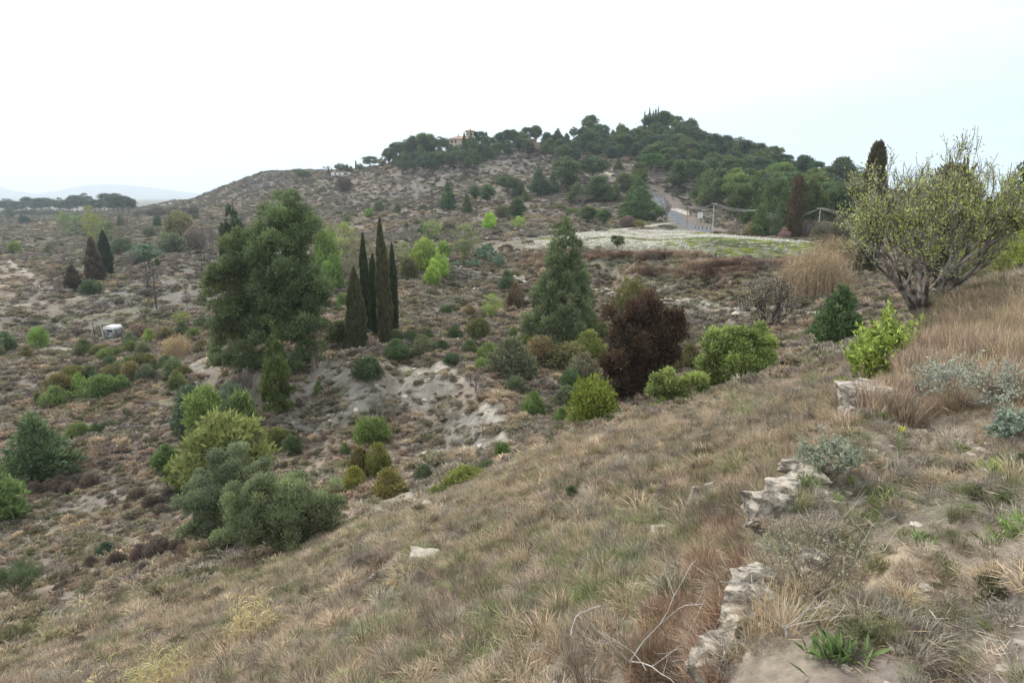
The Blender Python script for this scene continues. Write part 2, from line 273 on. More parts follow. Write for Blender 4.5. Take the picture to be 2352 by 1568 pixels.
RGc, RGcov = ground_colour(X, Y); TR = trail_w(X, Y)
RGc = RGc*(1-.6*TR[..., None])+np.array((.37, .335, .275))*.6*TR[..., None]; RGcov = RGcov*(1-.95*TR)
# flat pieces: field, road; rough pieces: eroded faces
def softbox(x, y, pts):      # inside polygon (world)
    q = np.array(pts); ins = np.zeros(x.shape, bool); j = len(q)-1
    for i in range(len(q)):
        c = ((q[i, 1] > y) != (q[j, 1] > y)) & (x < (q[j, 0]-q[i, 0])*(y-q[i, 1])/(q[j, 1]-q[i, 1]+1e-12)+q[i, 0]); ins ^= c; j = i
    return ins
FIELD = [place(u, v)[:2] for u, v in ((1200, 568), (1350, 574), (1500, 585), (1650, 596), (1770, 603), (1930, 590), (1930, 562), (1800, 552), (1700, 545), (1560, 528), (1400, 531), (1250, 545))]
infield = softbox(X, Y, FIELD)
ero = (1-RGcov)*(1-TR)*(~infield)*sm(25, 32, R)
nr = sm(.9, 1.6, LR)
rough = 0.02*(fbm(X*5, Y*5, 2, 3)-.5)+0.10*(fbm(X*1.3, Y*1.3, 4, 4)-.5)*sm(2, 6, R)
rough += 0.40*(fbm(X/2.6, Y/2.6, 6, 4)-.5)*sm(8, 30, R)*np.where(infield, .1, 1)
rough += 1.0*(fbm(X/11, Y/11, 9, 4)-.5)*sm(35, 90, R)*np.where(infield, .05, 1)*(1-.7*sm(230, 400, R)*0)
rough += 3.5*(fbm(X/45, Y/45, 12, 4)-.5)*sm(240, 330, R)
rid = 1-np.abs(2*fbm(X/2.4, Y/2.4, 15, 4)-1)
rough += ero*1.5*(rid-.75)
rough *= (1-.6*TR)
for pts_, w_ in (([(1645, 534), (1610, 527), (1574, 515), (1550, 495), (1532, 477), (1515, 458), (1500, 449)], 9), ([(1400, 529), (1440, 526), (1482, 521), (1520, 515), (1546, 512)], 5)):
    q_ = [place(u, v, 140)[:2] for u, v in pts_]; d_ = np.full(X.shape, 1e9)
    for a, b in zip(q_[:-1], q_[1:]):
        ab = b-a; t = np.clip(((X-a[0])*ab[0]+(Y-a[1])*ab[1])/(ab@ab), 0, 1); d_ = np.minimum(d_, np.hypot(X-a[0]-t*ab[0], Y-a[1]-t*ab[1]))
    rough *= sm(w_*.5, w_*2, d_); RGcov = RGcov*sm(w_*.5, w_*.9, d_)
Z = Z+rough
Z[:, 0] = Z[:, -1] = (Z[:, 0]+Z[:, -1])/2
# ---------------------------------------------------------------- mesh helpers
def mk_mesh(name, chunks, mats, smooth=None):
    """chunks: list of (V, F, matindex, var per vertex or None)"""
    vs, ls, lt, mi, va = [], [], [], [], []; off = 0; sm_ = []
    for ci, (V, Fc, m, var) in enumerate(chunks):
        V = np.asarray(V, float); Fc = np.asarray(Fc, int)
        if len(Fc) == 0: continue
        vs.append(V); ls.append((Fc+off).ravel()); lt.append(np.full(len(Fc), Fc.shape[1])); mi.append(np.full(len(Fc), m))
        va.append(np.full(len(V), .5) if var is None else np.broadcast_to(var, len(V))); off += len(V)
        sm_.append(np.full(len(Fc), bool(smooth and m in smooth)))
    V = np.concatenate(vs); L = np.concatenate(ls); T = np.concatenate(lt)
    me = bpy.data.meshes.new(name); me.vertices.add(len(V)); me.vertices.foreach_set('co', V.astype(np.float32).ravel())
    me.loops.add(len(L)); me.loops.foreach_set('vertex_index', L.astype(np.int32))
    me.polygons.add(len(T)); me.polygons.foreach_set('loop_start', (np.cumsum(T)-T).astype(np.int32)); me.polygons.foreach_set('loop_total', T.astype(np.int32))
    me.polygons.foreach_set('material_index', np.concatenate(mi).astype(np.int32))
    me.polygons.foreach_set('use_smooth', np.concatenate(sm_))
    at = me.attributes.new('var', 'FLOAT', 'POINT'); at.data.foreach_set('value', np.concatenate(va).astype(np.float32))
    for m in mats: me.materials.append(m)
    me.update(); me.validate(); return me
def link(name, me, parent=None, loc=(0, 0, 0), rz=0, sc=(1, 1, 1), color=None):
    o = bpy.data.objects.new(name, me); COL.objects.link(o); o.location = loc; o.rotation_euler = (0, 0, rz); o.scale = sc
    if parent: o.parent = parent
    if color is not None: o.color = (*color, 1)
    return o
def tag(o, label, cat, group=None, kind=None):
    if label: o['label'] = label
    if cat: o['category'] = cat
    if group: o['group'] = group
    if kind: o['kind'] = kind
    return o
# ---------------------------------------------------------------- materials
def mat(name, col=(.5, .5, .5), rough=.85, build=None, **kw):
    m = bpy.data.materials.new(name); m.use_nodes = True; t = m.node_tree; b = t.nodes['Principled BSDF']
    b.inputs['Base Color'].default_value = (*col, 1); b.inputs['Roughness'].default_value = rough; b.inputs['Specular IOR Level'].default_value = kw.get('spec', .25)
    if 'metal' in kw: b.inputs['Metallic'].default_value = kw['metal']
    if build: build(t, b)
    return m
def noisy(scale, c1, c2, bump=.3, detail=6, lo=.35, hi=.65, attr=None):
    def f(t, b):
        tc = N(t, 'ShaderNodeTexCoord'); n = N(t, 'ShaderNodeTexNoise'); n.inputs['Scale'].default_value = scale; n.inputs['Detail'].default_value = detail
        t.links.new(tc.outputs['Object'], n.inputs[0])
        r = N(t, 'ShaderNodeMapRange'); r.inputs[1].default_value = lo; r.inputs[2].default_value = hi; t.links.new(n.outputs[0], r.inputs[0])
        m = N(t, 'ShaderNodeMix', data_type='RGBA'); m.inputs[6].default_value = (*c1, 1); m.inputs[7].default_value = (*c2, 1)
        t.links.new(r.outputs[0], m.inputs[0]); t.links.new(m.outputs[2], b.inputs['Base Color'])
        if bump:
            bp = N(t, 'ShaderNodeBump'); bp.inputs['Strength'].default_value = bump; bp.inputs['Distance'].default_value = .05; t.links.new(n.outputs[0], bp.inputs['Height']); t.links.new(bp.outputs[0], b.inputs['Normal'])
    return f
def foliage(name, source='object', warm=.25, trans=.3, spec=.15, rough=.7):
    m = bpy.data.materials.new(name); m.use_nodes = True; t = m.node_tree; b = t.nodes['Principled BSDF']; o = t.nodes['Material Output']
    if source == 'object':
        oi = N(t, 'ShaderNodeObjectInfo'); cs = oi.outputs['Color']
    else:
        at = N(t, 'ShaderNodeAttribute', attribute_type='INSTANCER', attribute_name='tint'); cs = at.outputs['Color']
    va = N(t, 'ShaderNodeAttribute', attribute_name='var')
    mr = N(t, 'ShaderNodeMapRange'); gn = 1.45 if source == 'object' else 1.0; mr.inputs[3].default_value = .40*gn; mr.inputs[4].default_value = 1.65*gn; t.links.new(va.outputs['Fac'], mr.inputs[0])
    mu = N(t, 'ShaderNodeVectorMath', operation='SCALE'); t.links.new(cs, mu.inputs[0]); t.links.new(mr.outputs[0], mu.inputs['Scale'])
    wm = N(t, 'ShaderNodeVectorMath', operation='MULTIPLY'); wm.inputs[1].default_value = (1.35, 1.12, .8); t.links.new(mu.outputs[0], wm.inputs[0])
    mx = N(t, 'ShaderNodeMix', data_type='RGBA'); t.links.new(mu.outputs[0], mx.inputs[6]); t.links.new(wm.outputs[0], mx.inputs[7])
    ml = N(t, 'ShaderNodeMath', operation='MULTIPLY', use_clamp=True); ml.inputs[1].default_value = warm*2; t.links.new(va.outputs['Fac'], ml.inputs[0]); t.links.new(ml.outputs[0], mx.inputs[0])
    t.links.new(mx.outputs[2], b.inputs['Base Color']); b.inputs['Roughness'].default_value = rough; b.inputs['Specular IOR Level'].default_value = spec
    tr = N(t, 'ShaderNodeBsdfTranslucent'); t.links.new(mx.outputs[2], tr.inputs[0])
    ms = N(t, 'ShaderNodeMixShader'); ms.inputs[0].default_value = trans; t.links.new(b.outputs[0], ms.inputs[1]); t.links.new(tr.outputs[0], ms.inputs[2]); t.links.new(ms.outputs[0], o.inputs[0])
    return m
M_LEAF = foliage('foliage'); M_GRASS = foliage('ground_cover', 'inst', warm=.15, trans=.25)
M_BARK = mat('bark', build=noisy(6, (.10, .075, .055), (.22, .18, .15), .6)); M_TWIG = mat('twigs_grey', build=noisy(9, (.13, .11, .10), (.26, .23, .21), .2)); M_BURN = mat('burnt_bark', build=noisy(9, (.045, .038, .036), (.10, .08, .075), .2))
M_BLEACH = mat('bleached_wood', build=noisy(8, (.36, .33, .29), (.55, .52, .47), .2)); M_BARKR = mat('almond_bark', build=noisy(14, (.07, .05, .038), (.17, .135, .11), .7))
M_STONE = mat('limestone', build=noisy(3.2, (.30, .265, .215), (.55, .49, .40), .9, detail=9)); M_WOOD = mat('weathered_wood', build=noisy(5, (.16, .13, .10), (.28, .24, .20), .3))
# ---------------------------------------------------------------- ground sheet
def ground_mat(t, b):
    at = N(t, 'ShaderNodeAttribute', attribute_name='surf'); tc = N(t, 'ShaderNodeTexCoord')
    n1 = N(t, 'ShaderNodeTexNoise'); n1.inputs['Scale'].default_value = 1.1; n1.inputs['Detail'].default_value = 12; n1.inputs['Roughness'].default_value = .72
    n2 = N(t, 'ShaderNodeTexNoise'); n2.inputs['Scale'].default_value = 14; n2.inputs['Detail'].default_value = 8; n2.inputs['Roughness'].default_value = .7
    t.links.new(tc.outputs['Object'], n1.inputs[0]); t.links.new(tc.outputs['Object'], n2.inputs[0])
    r = N(t, 'ShaderNodeMapRange'); r.inputs[1].default_value = .32; r.inputs[2].default_value = .68; r.inputs[3].default_value = .55; r.inputs[4].default_value = 1.4; t.links.new(n1.outputs[0], r.inputs[0])
    r2 = N(t, 'ShaderNodeMapRange'); r2.inputs[1].default_value = .3; r2.inputs[2].default_value = .7; r2.inputs[3].default_value = .6; r2.inputs[4].default_value = 1.35; t.links.new(n2.outputs[0], r2.inputs[0])
    mm = N(t, 'ShaderNodeMath', operation='MULTIPLY'); t.links.new(r.outputs[0], mm.inputs[0]); t.links.new(r2.outputs[0], mm.inputs[1])
    v = N(t, 'ShaderNodeVectorMath', operation='SCALE'); t.links.new(at.outputs['Color'], v.inputs[0]); t.links.new(mm.outputs[0], v.inputs['Scale']); t.links.new(v.outputs[0], b.inputs['Base Color'])
    bp = N(t, 'ShaderNodeBump'); bp.inputs['Strength'].default_value = .7; bp.inputs['Distance'].default_value = .12; t.links.new(n1.outputs[0], bp.inputs['Height'])
    bp2 = N(t, 'ShaderNodeBump'); bp2.inputs['Strength'].default_value = .6; bp2.inputs['Distance'].default_value = .02; t.links.new(n2.outputs[0], bp2.inputs['Height']); t.links.new(bp.outputs[0], bp2.inputs['Normal'])
    t.links.new(bp2.outputs[0], b.inputs['Normal'])
M_GROUND = mat('ground', rough=.95, build=ground_mat)
nl, na = X.shape
idx = np.arange(nl*na).reshape(nl, na)
FQ = np.stack([idx[:-1, :-1], idx[:-1, 1:], idx[1:, 1:], idx[1:, :-1]], -1).reshape(-1, 4)[:, ::-1]
Vt = np.stack([X, Y, Z], -1).reshape(-1, 3)
me = mk_mesh('ground', [(Vt, FQ, 0, None)], [M_GROUND], smooth={0})
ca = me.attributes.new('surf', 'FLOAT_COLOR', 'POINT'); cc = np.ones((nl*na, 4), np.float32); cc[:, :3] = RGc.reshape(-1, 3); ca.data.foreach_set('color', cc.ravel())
tag(link('ground', me), None, None, kind='structure')
def gz(x, y): return lookup(Z, np.atleast_1d(np.asarray(x, float)), np.atleast_1d(np.asarray(y, float)))
# ---------------------------------------------------------------- plant shapes
def leaves(rng, C, D, L, Wd, var, sag=0.0):
    """diamond leaves: base C, direction D, length L, width Wd"""
    n = len(C); D = D/np.linalg.norm(D, axis=1, keepdims=True)
    r = rng.normal(size=(n, 3)); Sx = np.cross(D, r); Sx /= np.linalg.norm(Sx, axis=1, keepdims=True)+1e-9
    L = np.broadcast_to(L, n)[:, None]; Wd = np.broadcast_to(Wd, n)[:, None]
    a = C; b = C+D*L*.45+Sx*Wd*.5; c = C+D*L-np.array([0, 0, 1])*sag*L; d = C+D*L*.45-Sx*Wd*.5
    V = np.stack([a, b, c, d], 1).reshape(-1, 3); Fq = np.arange(4*n).reshape(n, 4)
    return V, Fq, np.repeat(var, 4)
def unit(rng, n):
    v = rng.normal(size=(n, 3)); return v/np.linalg.norm(v, axis=1, keepdims=True)
def clump_leaves(rng, C, Rr, n, L, Wd, up=.3, shell=.55, flat=.0, spread=.7, center=None):
    m = len(C); w = (Rr[:, 0]*Rr[:, 2]); k = rng.choice(m, n, p=w/w.sum())
    d = unit(rng, n); d[:, 2] = np.where(d[:, 2] < -flat, -d[:, 2], d[:, 2]) if flat else d[:, 2]
    q = (shell+(1-shell)*rng.random(n)**.6)*(1+.22*rng.normal(size=n)); pos = C[k]+Rr[k]*d*q[:, None]
    D = d+np.array([0, 0, up])+rng.normal(size=(n, 3))*spread*.5
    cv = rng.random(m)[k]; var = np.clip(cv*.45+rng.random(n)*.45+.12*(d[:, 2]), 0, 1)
    return leaves(rng, pos, D, L*(.6+.8*rng.random(n)), Wd*(.7+.6*rng.random(n)), var)
def tube(pts, rad, k=6):
    pts = np.asarray(pts, float); n = len(pts); d = np.gradient(pts, axis=0); d /= np.linalg.norm(d, axis=1, keepdims=True)+1e-9
    up = np.array([0.31, .17, 1.0]) if abs(d[0, 2]) < .9 else np.array([1.0, .13, 0])
    a = np.cross(d, up); a /= np.linalg.norm(a, axis=1, keepdims=True)+1e-9; b = np.cross(d, a)
    th = np.arange(k)*2*math.pi/k; V = pts[:, None]+np.asarray(rad)[:, None, None]*(np.cos(th)[None, :, None]*a[:, None]+np.sin(th)[None, :, None]*b[:, None])
    V = V.reshape(-1, 3); i = np.arange(n-1)[:, None]*k; j = np.arange(k)[None]; j2 = (j+1) % k
    return V, np.stack([i+j, i+j2, i+k+j2, i+k+j], -1).reshape(-1, 4)
def segs(P0, P1, r0, r1, k=3):
    P0 = np.asarray(P0, float); P1 = np.asarray(P1, float); n = len(P0); d = P1-P0; d /= np.linalg.norm(d, axis=1, keepdims=True)+1e-9
    up = np.where(np.abs(d[:, 2:3]) > .8, np.array([[1., .1, 0]]), np.array([[.1, 0, 1.]])); a = np.cross(d, up); a /= np.linalg.norm(a, axis=1, keepdims=True)+1e-9; b = np.cross(d, a)
    th = np.arange(k)*2*math.pi/k; o = np.cos(th)[None, :, None]*a[:, None]+np.sin(th)[None, :, None]*b[:, None]
    V = np.concatenate([P0[:, None]+o*np.asarray(r0)[:, None, None], P1[:, None]+o*np.asarray(r1)[:, None, None]], 1).reshape(-1, 3)
    i = np.arange(n)[:, None]*2*k; j = np.arange(k)[None]; j2 = (j+1) % k
    return V, np.stack([i+j, i+j2, i+k+j2, i+k+j], -1).reshape(-1, 4)
def profile(pr, h): return np.interp(h, [p[0] for p in pr], [p[1] for p in pr])
def limb(a, b, r, rng, k=4):
    t = np.linspace(0, 1, 5)[:, None]; p = a+(b-a)*t; p[:, 2] += np.sin(t[:, 0]*math.pi)*-.06*np.linalg.norm(b-a); p[1:-1] += rng.normal(size=(3, 3))*.03*np.linalg.norm(b-a)
    return tube(p, np.linspace(r, r*.25, 5), k)
def make_plant(seed, pr, nclump, cs, nleaf, L, Wd, up=.3, flat=.3, shell=.5, trunk=.03, lean=(0, 0), lo=.1, stems=1, inner=.35, zs=.75, spread=.7, bump=.25, tk=6, bark=None, color=None, boughs=0, bspread=.5):
    """unit-height plant; pr: radius profile over height. returns trunk chunk list, crown chunk list"""
    rng = np.random.default_rng(seed)
    _h = np.linspace(lo, 1, 200); _p = profile(pr, _h)**1.1+.012; _c = np.cumsum(_p)/_p.sum(); hs = np.interp(np.sort(rng.random(nclump)), _c, _h); rp = profile(pr, hs)
    w = rng.random(nclump)**.4; a = np.arange(nclump)*2.39996+rng.random(nclump)*.9
    lob = 1+bump*(np.sin(a*2+seed)*.5+np.sin(a*3+hs*9+seed*2)*.5)
    cr = cs*(.7+.6*rng.random(nclump))*(.55+.45*rp/max(p[1] for p in pr))
    rr = np.maximum(rp*lob-cr*.7, 0)*(inner+(1-inner)*w)
    C = np.stack([np.cos(a)*rr+lean[0]*hs, np.sin(a)*rr+lean[1]*hs, np.minimum(hs, 1-cr*zs*.8)], -1); Rr = np.stack([cr, cr, cr*zs], -1)
    if boughs:                     # gather the clumps into separate boughs
        nb = boughs; bi = np.sort(rng.choice(nclump, nb, replace=False)); near = np.argmin((((C[:, None]-C[bi][None])*[1, 1, 1.6])**2).sum(-1), 1)
        C = C[bi][near]+(C-C[bi][near])*bspread*np.array([1, 1, .8]); C[:, 2] = np.clip(C[:, 2], 0.02, 1-cr*zs*.7)
    V, Fq, var = clump_leaves(rng, C, Rr, nleaf, L, Wd, up, shell, flat, spread)
    V[:, 2] = np.maximum(V[:, 2], 0.0)
    crown = [(V, Fq, 0, var)]
    tr = []
    for s in range(stems):
        a0 = s*2.4+seed; base = np.array([math.cos(a0), math.sin(a0), 0])*(trunk*1.2 if stems > 1 else 0); base[2] = -.04
        top = np.array([lean[0]*.9, lean[1]*.9, .9 if stems == 1 else .55])+np.array([math.cos(a0), math.sin(a0), 0])*(0 if stems == 1 else .18)
        t = np.linspace(0, 1, 8)[:, None]; p = base+(top-base)*t; p[1:, :2] += rng.normal(size=(7, 2))*trunk*.5
        tr.append((*tube(p, trunk*(1-.85*t[:, 0])*(1 if stems == 1 else .7), tk), 0, None))
        for i in rng.choice(nclump, min(nclump, 22 if stems == 1 else 9), replace=False):
            zb = C[i, 2]*(.55 if rr[i] > .15 else .8); zb = min(zb, .8*top[2]); f = zb/top[2]
            tr.append((*limb(base+(top-base)*f, C[i], trunk*(.42-.25*f), rng), 0, None))
    return tr, crown
def bare_tree(seed, n0=9, depth=4, length=.32, angle=.6, r0=.03, h=.3, up=.25, k=3, kids=(3, 5), conic=False, droop=0.0, minr=.0015, decay=.66):
    rng = np.random.default_rng(seed); P0, P1, A0, A1 = [], [], [], []; tips = []
    def grow(p, d, L, r, lv):
        q = p
        for s in range(3):
            d2 = d+rng.normal(size=3)*.13; d2[2] += up*.12-droop*.1; d2 /= np.linalg.norm(d2); e = q+d2*L/3
            P0.append(q); P1.append(e); A0.append(r*(1-.2*s)); A1.append(r*(1-.2*(s+1))); q = e; d = d2
            if lv > 0 and s > 0:
                for _ in range(rng.integers(*kids)-1 if s == 1 else 1):
                    dd = d+unit(rng, 1)[0]*angle*1.3; dd[2] += up*.5; dd /= np.linalg.norm(dd); grow(q, dd, L*decay*(.7+.5*rng.random()), max(r*.55, minr), lv-1)
        tips.append((q, d))
        if lv == 0: tips.append((P0[-1], d))
    if conic:
        hh = np.linspace(0, 1, 12); P0 += [np.array([0, 0, a]) for a in hh[:-1]]; P1 += [np.array([0, 0, a]) for a in hh[1:]]; A0 += list(r0*(1-.9*hh[:-1])); A1 += list(r0*(1-.9*hh[1:]))
        for i in range(n0):
            z = .18+.78*(i/n0); a = i*2.4; d = np.array([math.cos(a), math.sin(a), .25-droop]); grow(np.array([0, 0, z]), d/np.linalg.norm(d), length*(1.1-z)*(.6+.5*rng.random()), r0*.35*(1.1-z)+.001, depth)
    else:
        P0.append(np.zeros(3)-[0, 0, .05]); P1.append(np.array([0, 0, h])); A0.append(r0*1.2); A1.append(r0)
        for i in range(n0):
            a = i*2.4+rng.random(); t = .25+.75*rng.random(); d = np.array([math.cos(a)*angle*1.2, math.sin(a)*angle*1.2, .8]); grow(np.array([0, 0, h*t]), d/np.linalg.norm(d), length, r0*.6, depth)
    P0, P1, A0, A1 = map(np.array, (P0, P1, A0, A1))
    return P0, P1, np.maximum(A0, minr), np.maximum(A1, minr*.8), np.array([t[0] for t in tips]), np.array([t[1] for t in tips])
PR_PINE = [(0, .0), (.12, .08), (.25, .26), (.42, .36), (.6, .38), (.78, .30), (.92, .17), (1, .06)]
PR_HIGH = [(0, .0), (.35, .03), (.45, .22), (.6, .36), (.75, .38), (.9, .25), (1, .08)]
PR_CONE = [(0, .12), (.08, .30), (.25, .32), (.5, .23), (.75, .13), (1, .015)]
PR_STONE = [(0, 0), (.3, .02), (.38, .34), (.55, .52), (.72, .52), (.88, .38), (1, .12)]
PR_CYP = [(0, .06), (.06, .115), (.3, .14), (.6, .115), (.85, .06), (1, .008)]
PR_BUSH = [(0, .56), (.2, .62), (.5, .58), (.8, .40), (1, .15)]
PR_ROUND = [(0, .25), (.2, .5), (.5, .56), (.8, .40), (1, .15)]
PR_LOOSE = [(0, .1), (.2, .25), (.45, .42), (.7, .42), (.9, .25), (1, .1)]
PROTO = {}
def proto(kind, i, **kw):
    tr, cr = make_plant(**kw)
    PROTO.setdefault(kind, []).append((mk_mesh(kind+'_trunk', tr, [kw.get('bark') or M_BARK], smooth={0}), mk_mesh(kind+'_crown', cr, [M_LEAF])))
for i in range(4): proto('pine', i, seed=10+i, pr=PR_PINE if i < 3 else PR_HIGH, nclump=70, boughs=14, bspread=.45, cs=.115, nleaf=5200, L=.06, Wd=.026, up=.5, flat=.7, zs=.85, trunk=.022, lean=((i % 3-1)*.08, .03), lo=.16, bump=.35, inner=.3)
for i in range(2): proto('high_pine', i, seed=20+i, pr=PR_HIGH, nclump=50, boughs=10, bspread=.45, cs=.115, nleaf=4200, L=.06, Wd=.026, up=.5, flat=.7, zs=.8, trunk=.02, lean=((i-.5)*.16, 0), lo=.42, bump=.4)
for i in range(3): proto('young_pine', i, seed=30+i, pr=PR_CONE, nclump=110, cs=.07, nleaf=5200, L=.06, Wd=.024, up=.7, flat=.6, zs=1.0, trunk=.02, lo=.05, bump=.3, inner=.4)
for i in range(2): proto('umbrella_pine', i, seed=40+i, pr=PR_STONE, nclump=46, cs=.12, nleaf=5500, L=.05, Wd=.026, up=.5, flat=.2, zs=.7, trunk=.028, lo=.38, bump=.12)
CYPS = ([(0, .07), (.05, .115), (.25, .15), (.5, .13), (.75, .085), (.92, .035), (1, .003)], [(0, .05), (.08, .08), (.4, .095), (.7, .07), (.9, .03), (1, .002)], [(0, .06), (.1, .09), (.4, .11), (.7, .095), (.9, .05), (1, .004)], [(0, .06), (.08, .085), (.35, .115), (.7, .10), (.9, .072), (.97, .045), (1, .012)])
for i in range(4):
    rg = np.random.default_rng(50+i); n = 15000; hh_ = np.linspace(0.01, 1, 300); _p = profile(CYPS[i], hh_)+.01; _c = np.cumsum(_p)/_p.sum(); hs = np.interp(rg.random(n), _c, hh_)
    a = rg.random(n)*6.283; lobe = 1+.10*np.sin(a*5+hs*6+i)+.10*np.sin(a*3-hs*17)+.16*(vn(a*3, hs*40, i)-.5)*2; rr = profile(CYPS[i], hs)*lobe*(.78+.24*rg.random(n)**.5)
    Cc = np.stack([np.cos(a)*rr+.012*np.sin(hs*5+i), np.sin(a)*rr, hs*.97], -1); D = np.stack([np.cos(a)*.35, np.sin(a)*.35, np.ones(n)], -1)+rg.normal(size=(n, 3))*.22
    V, Fq, vv = leaves(rg, Cc, D, .030*(.6+.8*rg.random(n)), .014*(.7+.6*rg.random(n)), np.clip(.15+.5*vn(a*4, hs*60, i+9)+.3*rg.random(n), 0, 1))
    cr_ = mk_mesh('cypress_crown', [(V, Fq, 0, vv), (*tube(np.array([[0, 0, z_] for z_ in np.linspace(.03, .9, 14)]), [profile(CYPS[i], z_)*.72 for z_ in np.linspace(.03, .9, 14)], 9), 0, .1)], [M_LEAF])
    PROTO.setdefault('cypress', []).append((mk_mesh('cypress_trunk', [(*tube([[0, 0, -.03], [0, 0, .5]], [.016, .01], 6), 0, None)], [M_BARK], smooth={0}), cr_))
for i in range(4): proto('bush', i, seed=60+i, pr=PR_BUSH, nclump=60, cs=.2, nleaf=4000, L=.09, Wd=.05, up=.5, flat=.8, zs=1.0, trunk=.03, lo=0.0, stems=4, bump=.2, inner=.55)
for i in range(3): proto('round_tree', i, seed=70+i, pr=PR_ROUND, nclump=70, cs=.14, nleaf=4800, L=.065, Wd=.04, up=.5, flat=.8, zs=1.0, trunk=.03, lo=.04, bump=.3, inner=.45)
for i in range(3): proto('loose_tree', i, seed=80+i, pr=PR_LOOSE, nclump=40, cs=.13, nleaf=2300, L=.045, Wd=.024, up=.9, flat=.1, zs=1.0, trunk=.022, lo=.12, stems=3, bump=.35, shell=.1, inner=.2, spread=1.4)
for i in range(4):
    a = bare_tree(90+i, n0=7, depth=3, length=.36, angle=.62, r0=.026, h=.28, up=.35, minr=.0035)
    t_ = mk_mesh('bare_tree_trunk', [(*segs(*a[:4]), 0, None)], [M_TWIG]); sc_ = 1/np.max(a[1][:, 2]); t_.transform(__import__('mathutils').Matrix.Scale(sc_, 4))
    tp = a[4]*sc_; rg = np.random.default_rng(i); kk = rg.choice(len(tp), 1500); V, Fq, v_ = leaves(rg, tp[kk]+rg.normal(size=(1500, 3))*.012, unit(rg, 1500), .026, .012, rg.random(1500))
    PROTO.setdefault('bare_tree', []).append((t_, mk_mesh('bare_tree_twigs', [(V, Fq, 0, v_)], [M_LEAF])))
for i in range(3):
    a = bare_tree(100+i, n0=34, depth=1, length=.42, angle=.5, r0=.03, conic=True, droop=.15-.1*i, minr=.0035, decay=.6)
    V, Fq = segs(a[4], a[4]+unit(np.random.default_rng(i), len(a[4]))*.06, np.full(len(a[4]), .003), np.full(len(a[4]), .001))
    PROTO.setdefault('burnt_tree', []).append((None, mk_mesh('burnt_tree_trunk', [(*segs(*a[:4]), 0, None), (V, Fq, 0, None)], [M_BURN])))
PARTS = {'bare_tree': ('trunk', 'twigs'), 'burnt_tree': ('trunk', 'twigs'), 'bush': ('stems', 'foliage')}
DG = (.075, .11, .055); DG2 = (.07, .10, .06); MG = (.115, .16, .06); YG = (.15, .19, .055); BG = (.165, .235, .07); OG = (.115, .12, .05); KH = (.16, .145, .075); GG = (.115, .135, .085); BR = (.10, .075, .05); PG = (.17, .15, .12); BD = (.05, .08, .06)
CNT = {}
ALL = []
prng = random.Random(5)
def putp(kind, name, u, vb, wpx, hpx, color, cat, label=None, group=None, minY=0, Y0=None, var=None, rz=None, wfac=None, sink=.04, gkey=None):
    """a plant of one of the kinds, standing on the ground, wpx x hpx as wide and tall as measured"""
    p = place(u, vb, minY, Y0); m = ppm(p); lst = PROTO[kind]; i = (CNT.get(kind, 0) if var is None else var) % len(lst); CNT[kind] = CNT.get(kind, 0)+1
    if kind == 'bush' and name == 'bush': wpx *= 1.14; hpx *= 1.25
    if Y0 is not None: hpx = max(pv(p)-(vb-hpx), hpx*.3)      # keep the measured top
    tr, cr = lst[i]; root = bpy.data.objects.new(name, None); COL.objects.link(root); root.empty_display_size = .3
    if 'bw' not in cr:
        co = np.empty(len(cr.vertices)*3, np.float32); cr.vertices.foreach_get('co', co); co = co.reshape(-1, 3); cr['bw'] = float(np.percentile(co[:, 0], 99.4)-np.percentile(co[:, 0], .6)); cr['bh'] = float(np.percentile(co[:, 2], 99.5))
    sx = wpx*m/cr['bw']; sz = hpx*m/cr['bh']
    root.location = (p[0], p[1], p[2]-sink*hpx*m*.5); root.rotation_euler = (0, 0, prng.uniform(0, 6.28) if rz is None else rz); root.scale = (sx, sx, sz)
    pn = PARTS.get(kind, ('trunk', 'crown'))
    c = tuple(max(0, q*(1+prng.uniform(-.08, .08))) for q in color)
    for nm, me_ in ((pn[0], tr), (pn[1] if tr else 'trunk', cr)):
        if me_ is None: continue
        o = link(nm, me_, root, color=c)
    tag(root, label, cat, group); root['gk'] = gkey or ''; ALL.append((root, u, gkey, label)); return root
ORD = ['leftmost', 'second from the left', 'third from the left', 'fourth from the left', 'fifth from the left', 'sixth from the left', 'seventh from the left', 'eighth from the left', 'ninth from the left', 'tenth from the left', 'eleventh from the left', 'twelfth from the left', 'thirteenth from the left', 'fourteenth from the left']
def group(gname, phrase, kind, name, cat, items, minY=0, **kw):
    items = sorted(items, key=lambda b: b[0]+b[1])
    for i, b in enumerate(items):
        u0, u1, v0, v1, c, adj = b[:6]; lab = f"{adj}, {ORD[i].replace('from the left', 'from left')} {phrase}" if len(items) > 1 else f"{adj} {phrase}"
        k = dict(kw)
        if len(b) > 6: k.update(b[6])
        putp(k.pop('kind', kind), name, (u0+u1)/2, v1, u1-u0, v1-v0, c, cat, lab, gname if len(items) > 1 else None, minY=k.pop('minY', minY), **k)
def one(kind, name, cat, box, c, label, **kw):
    u0, u1, v0, v1 = box; return putp(kind, name, (u0+u1)/2, v1, u1-u0, v1-v0, c, cat, label, None, **kw)
